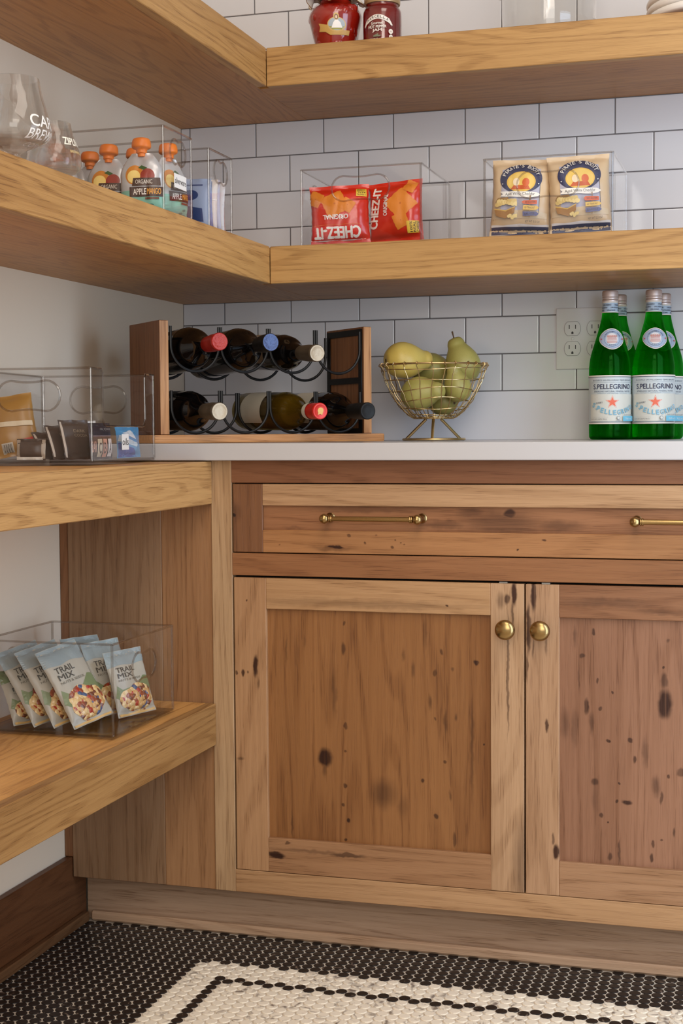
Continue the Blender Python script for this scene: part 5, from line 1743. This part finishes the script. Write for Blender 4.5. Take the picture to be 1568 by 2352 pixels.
# ------------------------------------------------------------------ nut mix bags in the lowest bin
def nutmat():
    m, nt, p_ = nmat('nut_mix_window')
    tc = N(nt, 'ShaderNodeTexCoord')
    vo = N(nt, 'ShaderNodeTexVoronoi', Scale=150.0)
    nt.links.new(tc.outputs['Object'], vo.inputs['Vector'])
    sp_ = N(nt, 'ShaderNodeSeparateColor')
    nt.links.new(vo.outputs['Color'], sp_.inputs[0])
    cr = N(nt, 'ShaderNodeValToRGB')
    el = cr.color_ramp.elements
    cr.color_ramp.interpolation = 'CONSTANT'
    el[0].color = (*lin((206, 164, 104)), 1)
    el[1].position = 0.92; el[1].color = (*lin((60, 84, 120)), 1)
    for q, c in ((0.3, (150, 72, 40)), (0.5, (226, 196, 140)), (0.68, (170, 50, 34)), (0.8, (112, 62, 40))):
        e = el.new(q); e.color = (*lin(c), 1)
    nt.links.new(sp_.outputs[0], cr.inputs[0])
    nt.links.new(cr.outputs[0], p_.inputs['Base Color'])
    p_.inputs['Roughness'].default_value = 0.25
    p_.inputs['Coat Weight'].default_value = 0.6
    b = N(nt, 'ShaderNodeBump', Strength=0.9, Distance=0.003, invert=True)
    nt.links.new(vo.outputs['Distance'], b.inputs['Height'])
    nt.links.new(b.outputs['Normal'], p_.inputs['Normal'])
    return m


NUT = nutmat()
NUTFILM = [flat('nut_film_pale', (172, 168, 154), 0.34, var=0.05, vscale=40), NUT, flat('nut_film_sky', (142, 156, 158), 0.34), flat('nut_film_green', (112, 128, 88), 0.34)]


def nut_bag(label, loc, rz, back, roll, seed, W=0.088, H=0.140, green=False):
    g = Bag(W, H, 0.021, seed, 0.0014, 0.008, 0.3)

    o = g.mesh('nut_mix_bag', NUTFILM[0], None, 24, 34)
    tag(o, label, 'snack bag', 'nut mix bags in the lowest bin')
    p = Print()
    top = [(-W * .485 + W * .97 * k / 12, H * (.765 + .012 * sin(k * .9 + seed))) for k in range(13)]
    p.poly(top + [(W * .49, H * .995), (-W * .49, H * .995)], NUTFILM[3] if green else NUTFILM[2])
    p.poly([(-W * .46, H * .30), (-W * .40, H * .47), (-W * .30, H * .40), (W * .05, H * .43), (W * .30, H * .56), (W * .42, H * .55), (W * .46, H * .40), (W * .3, H * .2), (-W * .3, H * .2)], NUTFILM[3])
    win = []
    for k in range(36):
        a = 2 * pi * k / 36
        q = 1 + .10 * sin(a * 3 + seed) + .05 * sin(a * 7 + seed * 2)
        win.append((W * .02 + W * .425 * min(1.0, q) * cos(a), H * .245 + H * .205 * q * sin(a)))
    p.poly(win, NUT)
    c = (66, 66, 60)
    p.text('TRAIL', -W * .34, W * .10, H * .66, H * .735, c, 0.012)
    p.text('MIX', -W * .34, W * .02, H * .575, H * .645, c, 0.012)
    p.text('NUTS & SEEDS', -W * .34, W * .2, H * .525, H * .555, (96, 96, 84))
    for k in range(4): p.rect(W * .455, W * .462, H * .12 + k * .002, H * .85, (96, 90, 84)) if k == 0 else None
    p.rect(-W * .46, W * .46, 0.0012, 0.0048, (206, 168, 104))
    p.build('printed_front', g.S(), o, 0.006)
    return lean(o, loc, rz, back, roll)


zb6 = 0.4364 + 0.0080
for i, (lb, x, y, rz, bk2, ro, H_, gr) in enumerate((
        ('nut mix bag nearest the pull opening, upright with its window low', 0.2360, -0.780, 66, 18, -2, 0.112, False),
        ('nut mix bag second from the pull opening, with a pale blue top', 0.2020, -0.778, 66, 21, -2, 0.128, False),
        ('nut mix bag at the back, its tall pale blue top rising behind the front row', 0.1660, -0.776, 66, 24, 0, 0.136, False),
        ('nut mix bag first in the front row, nearest the front corner of its bin', 0.2080, -0.884, 60, 30, -12, 0.140, False),
        ('nut mix bag second in the front row, leaning under its neighbour', 0.1720, -0.884, 60, 31, -12, 0.140, False),
        ('nut mix bag third in the front row, showing a striped side seam', 0.1360, -0.884, 60, 32, -12, 0.138, False),
        ('nut mix bag with a green top slumped nearest the wall', 0.1020, -0.884, 60, 29, -2, 0.096, True))):
    nut_bag(lb, (x, y, zb6), radians(rz), radians(bk2), radians(ro), 80 + i, 0.084, H_, gr)
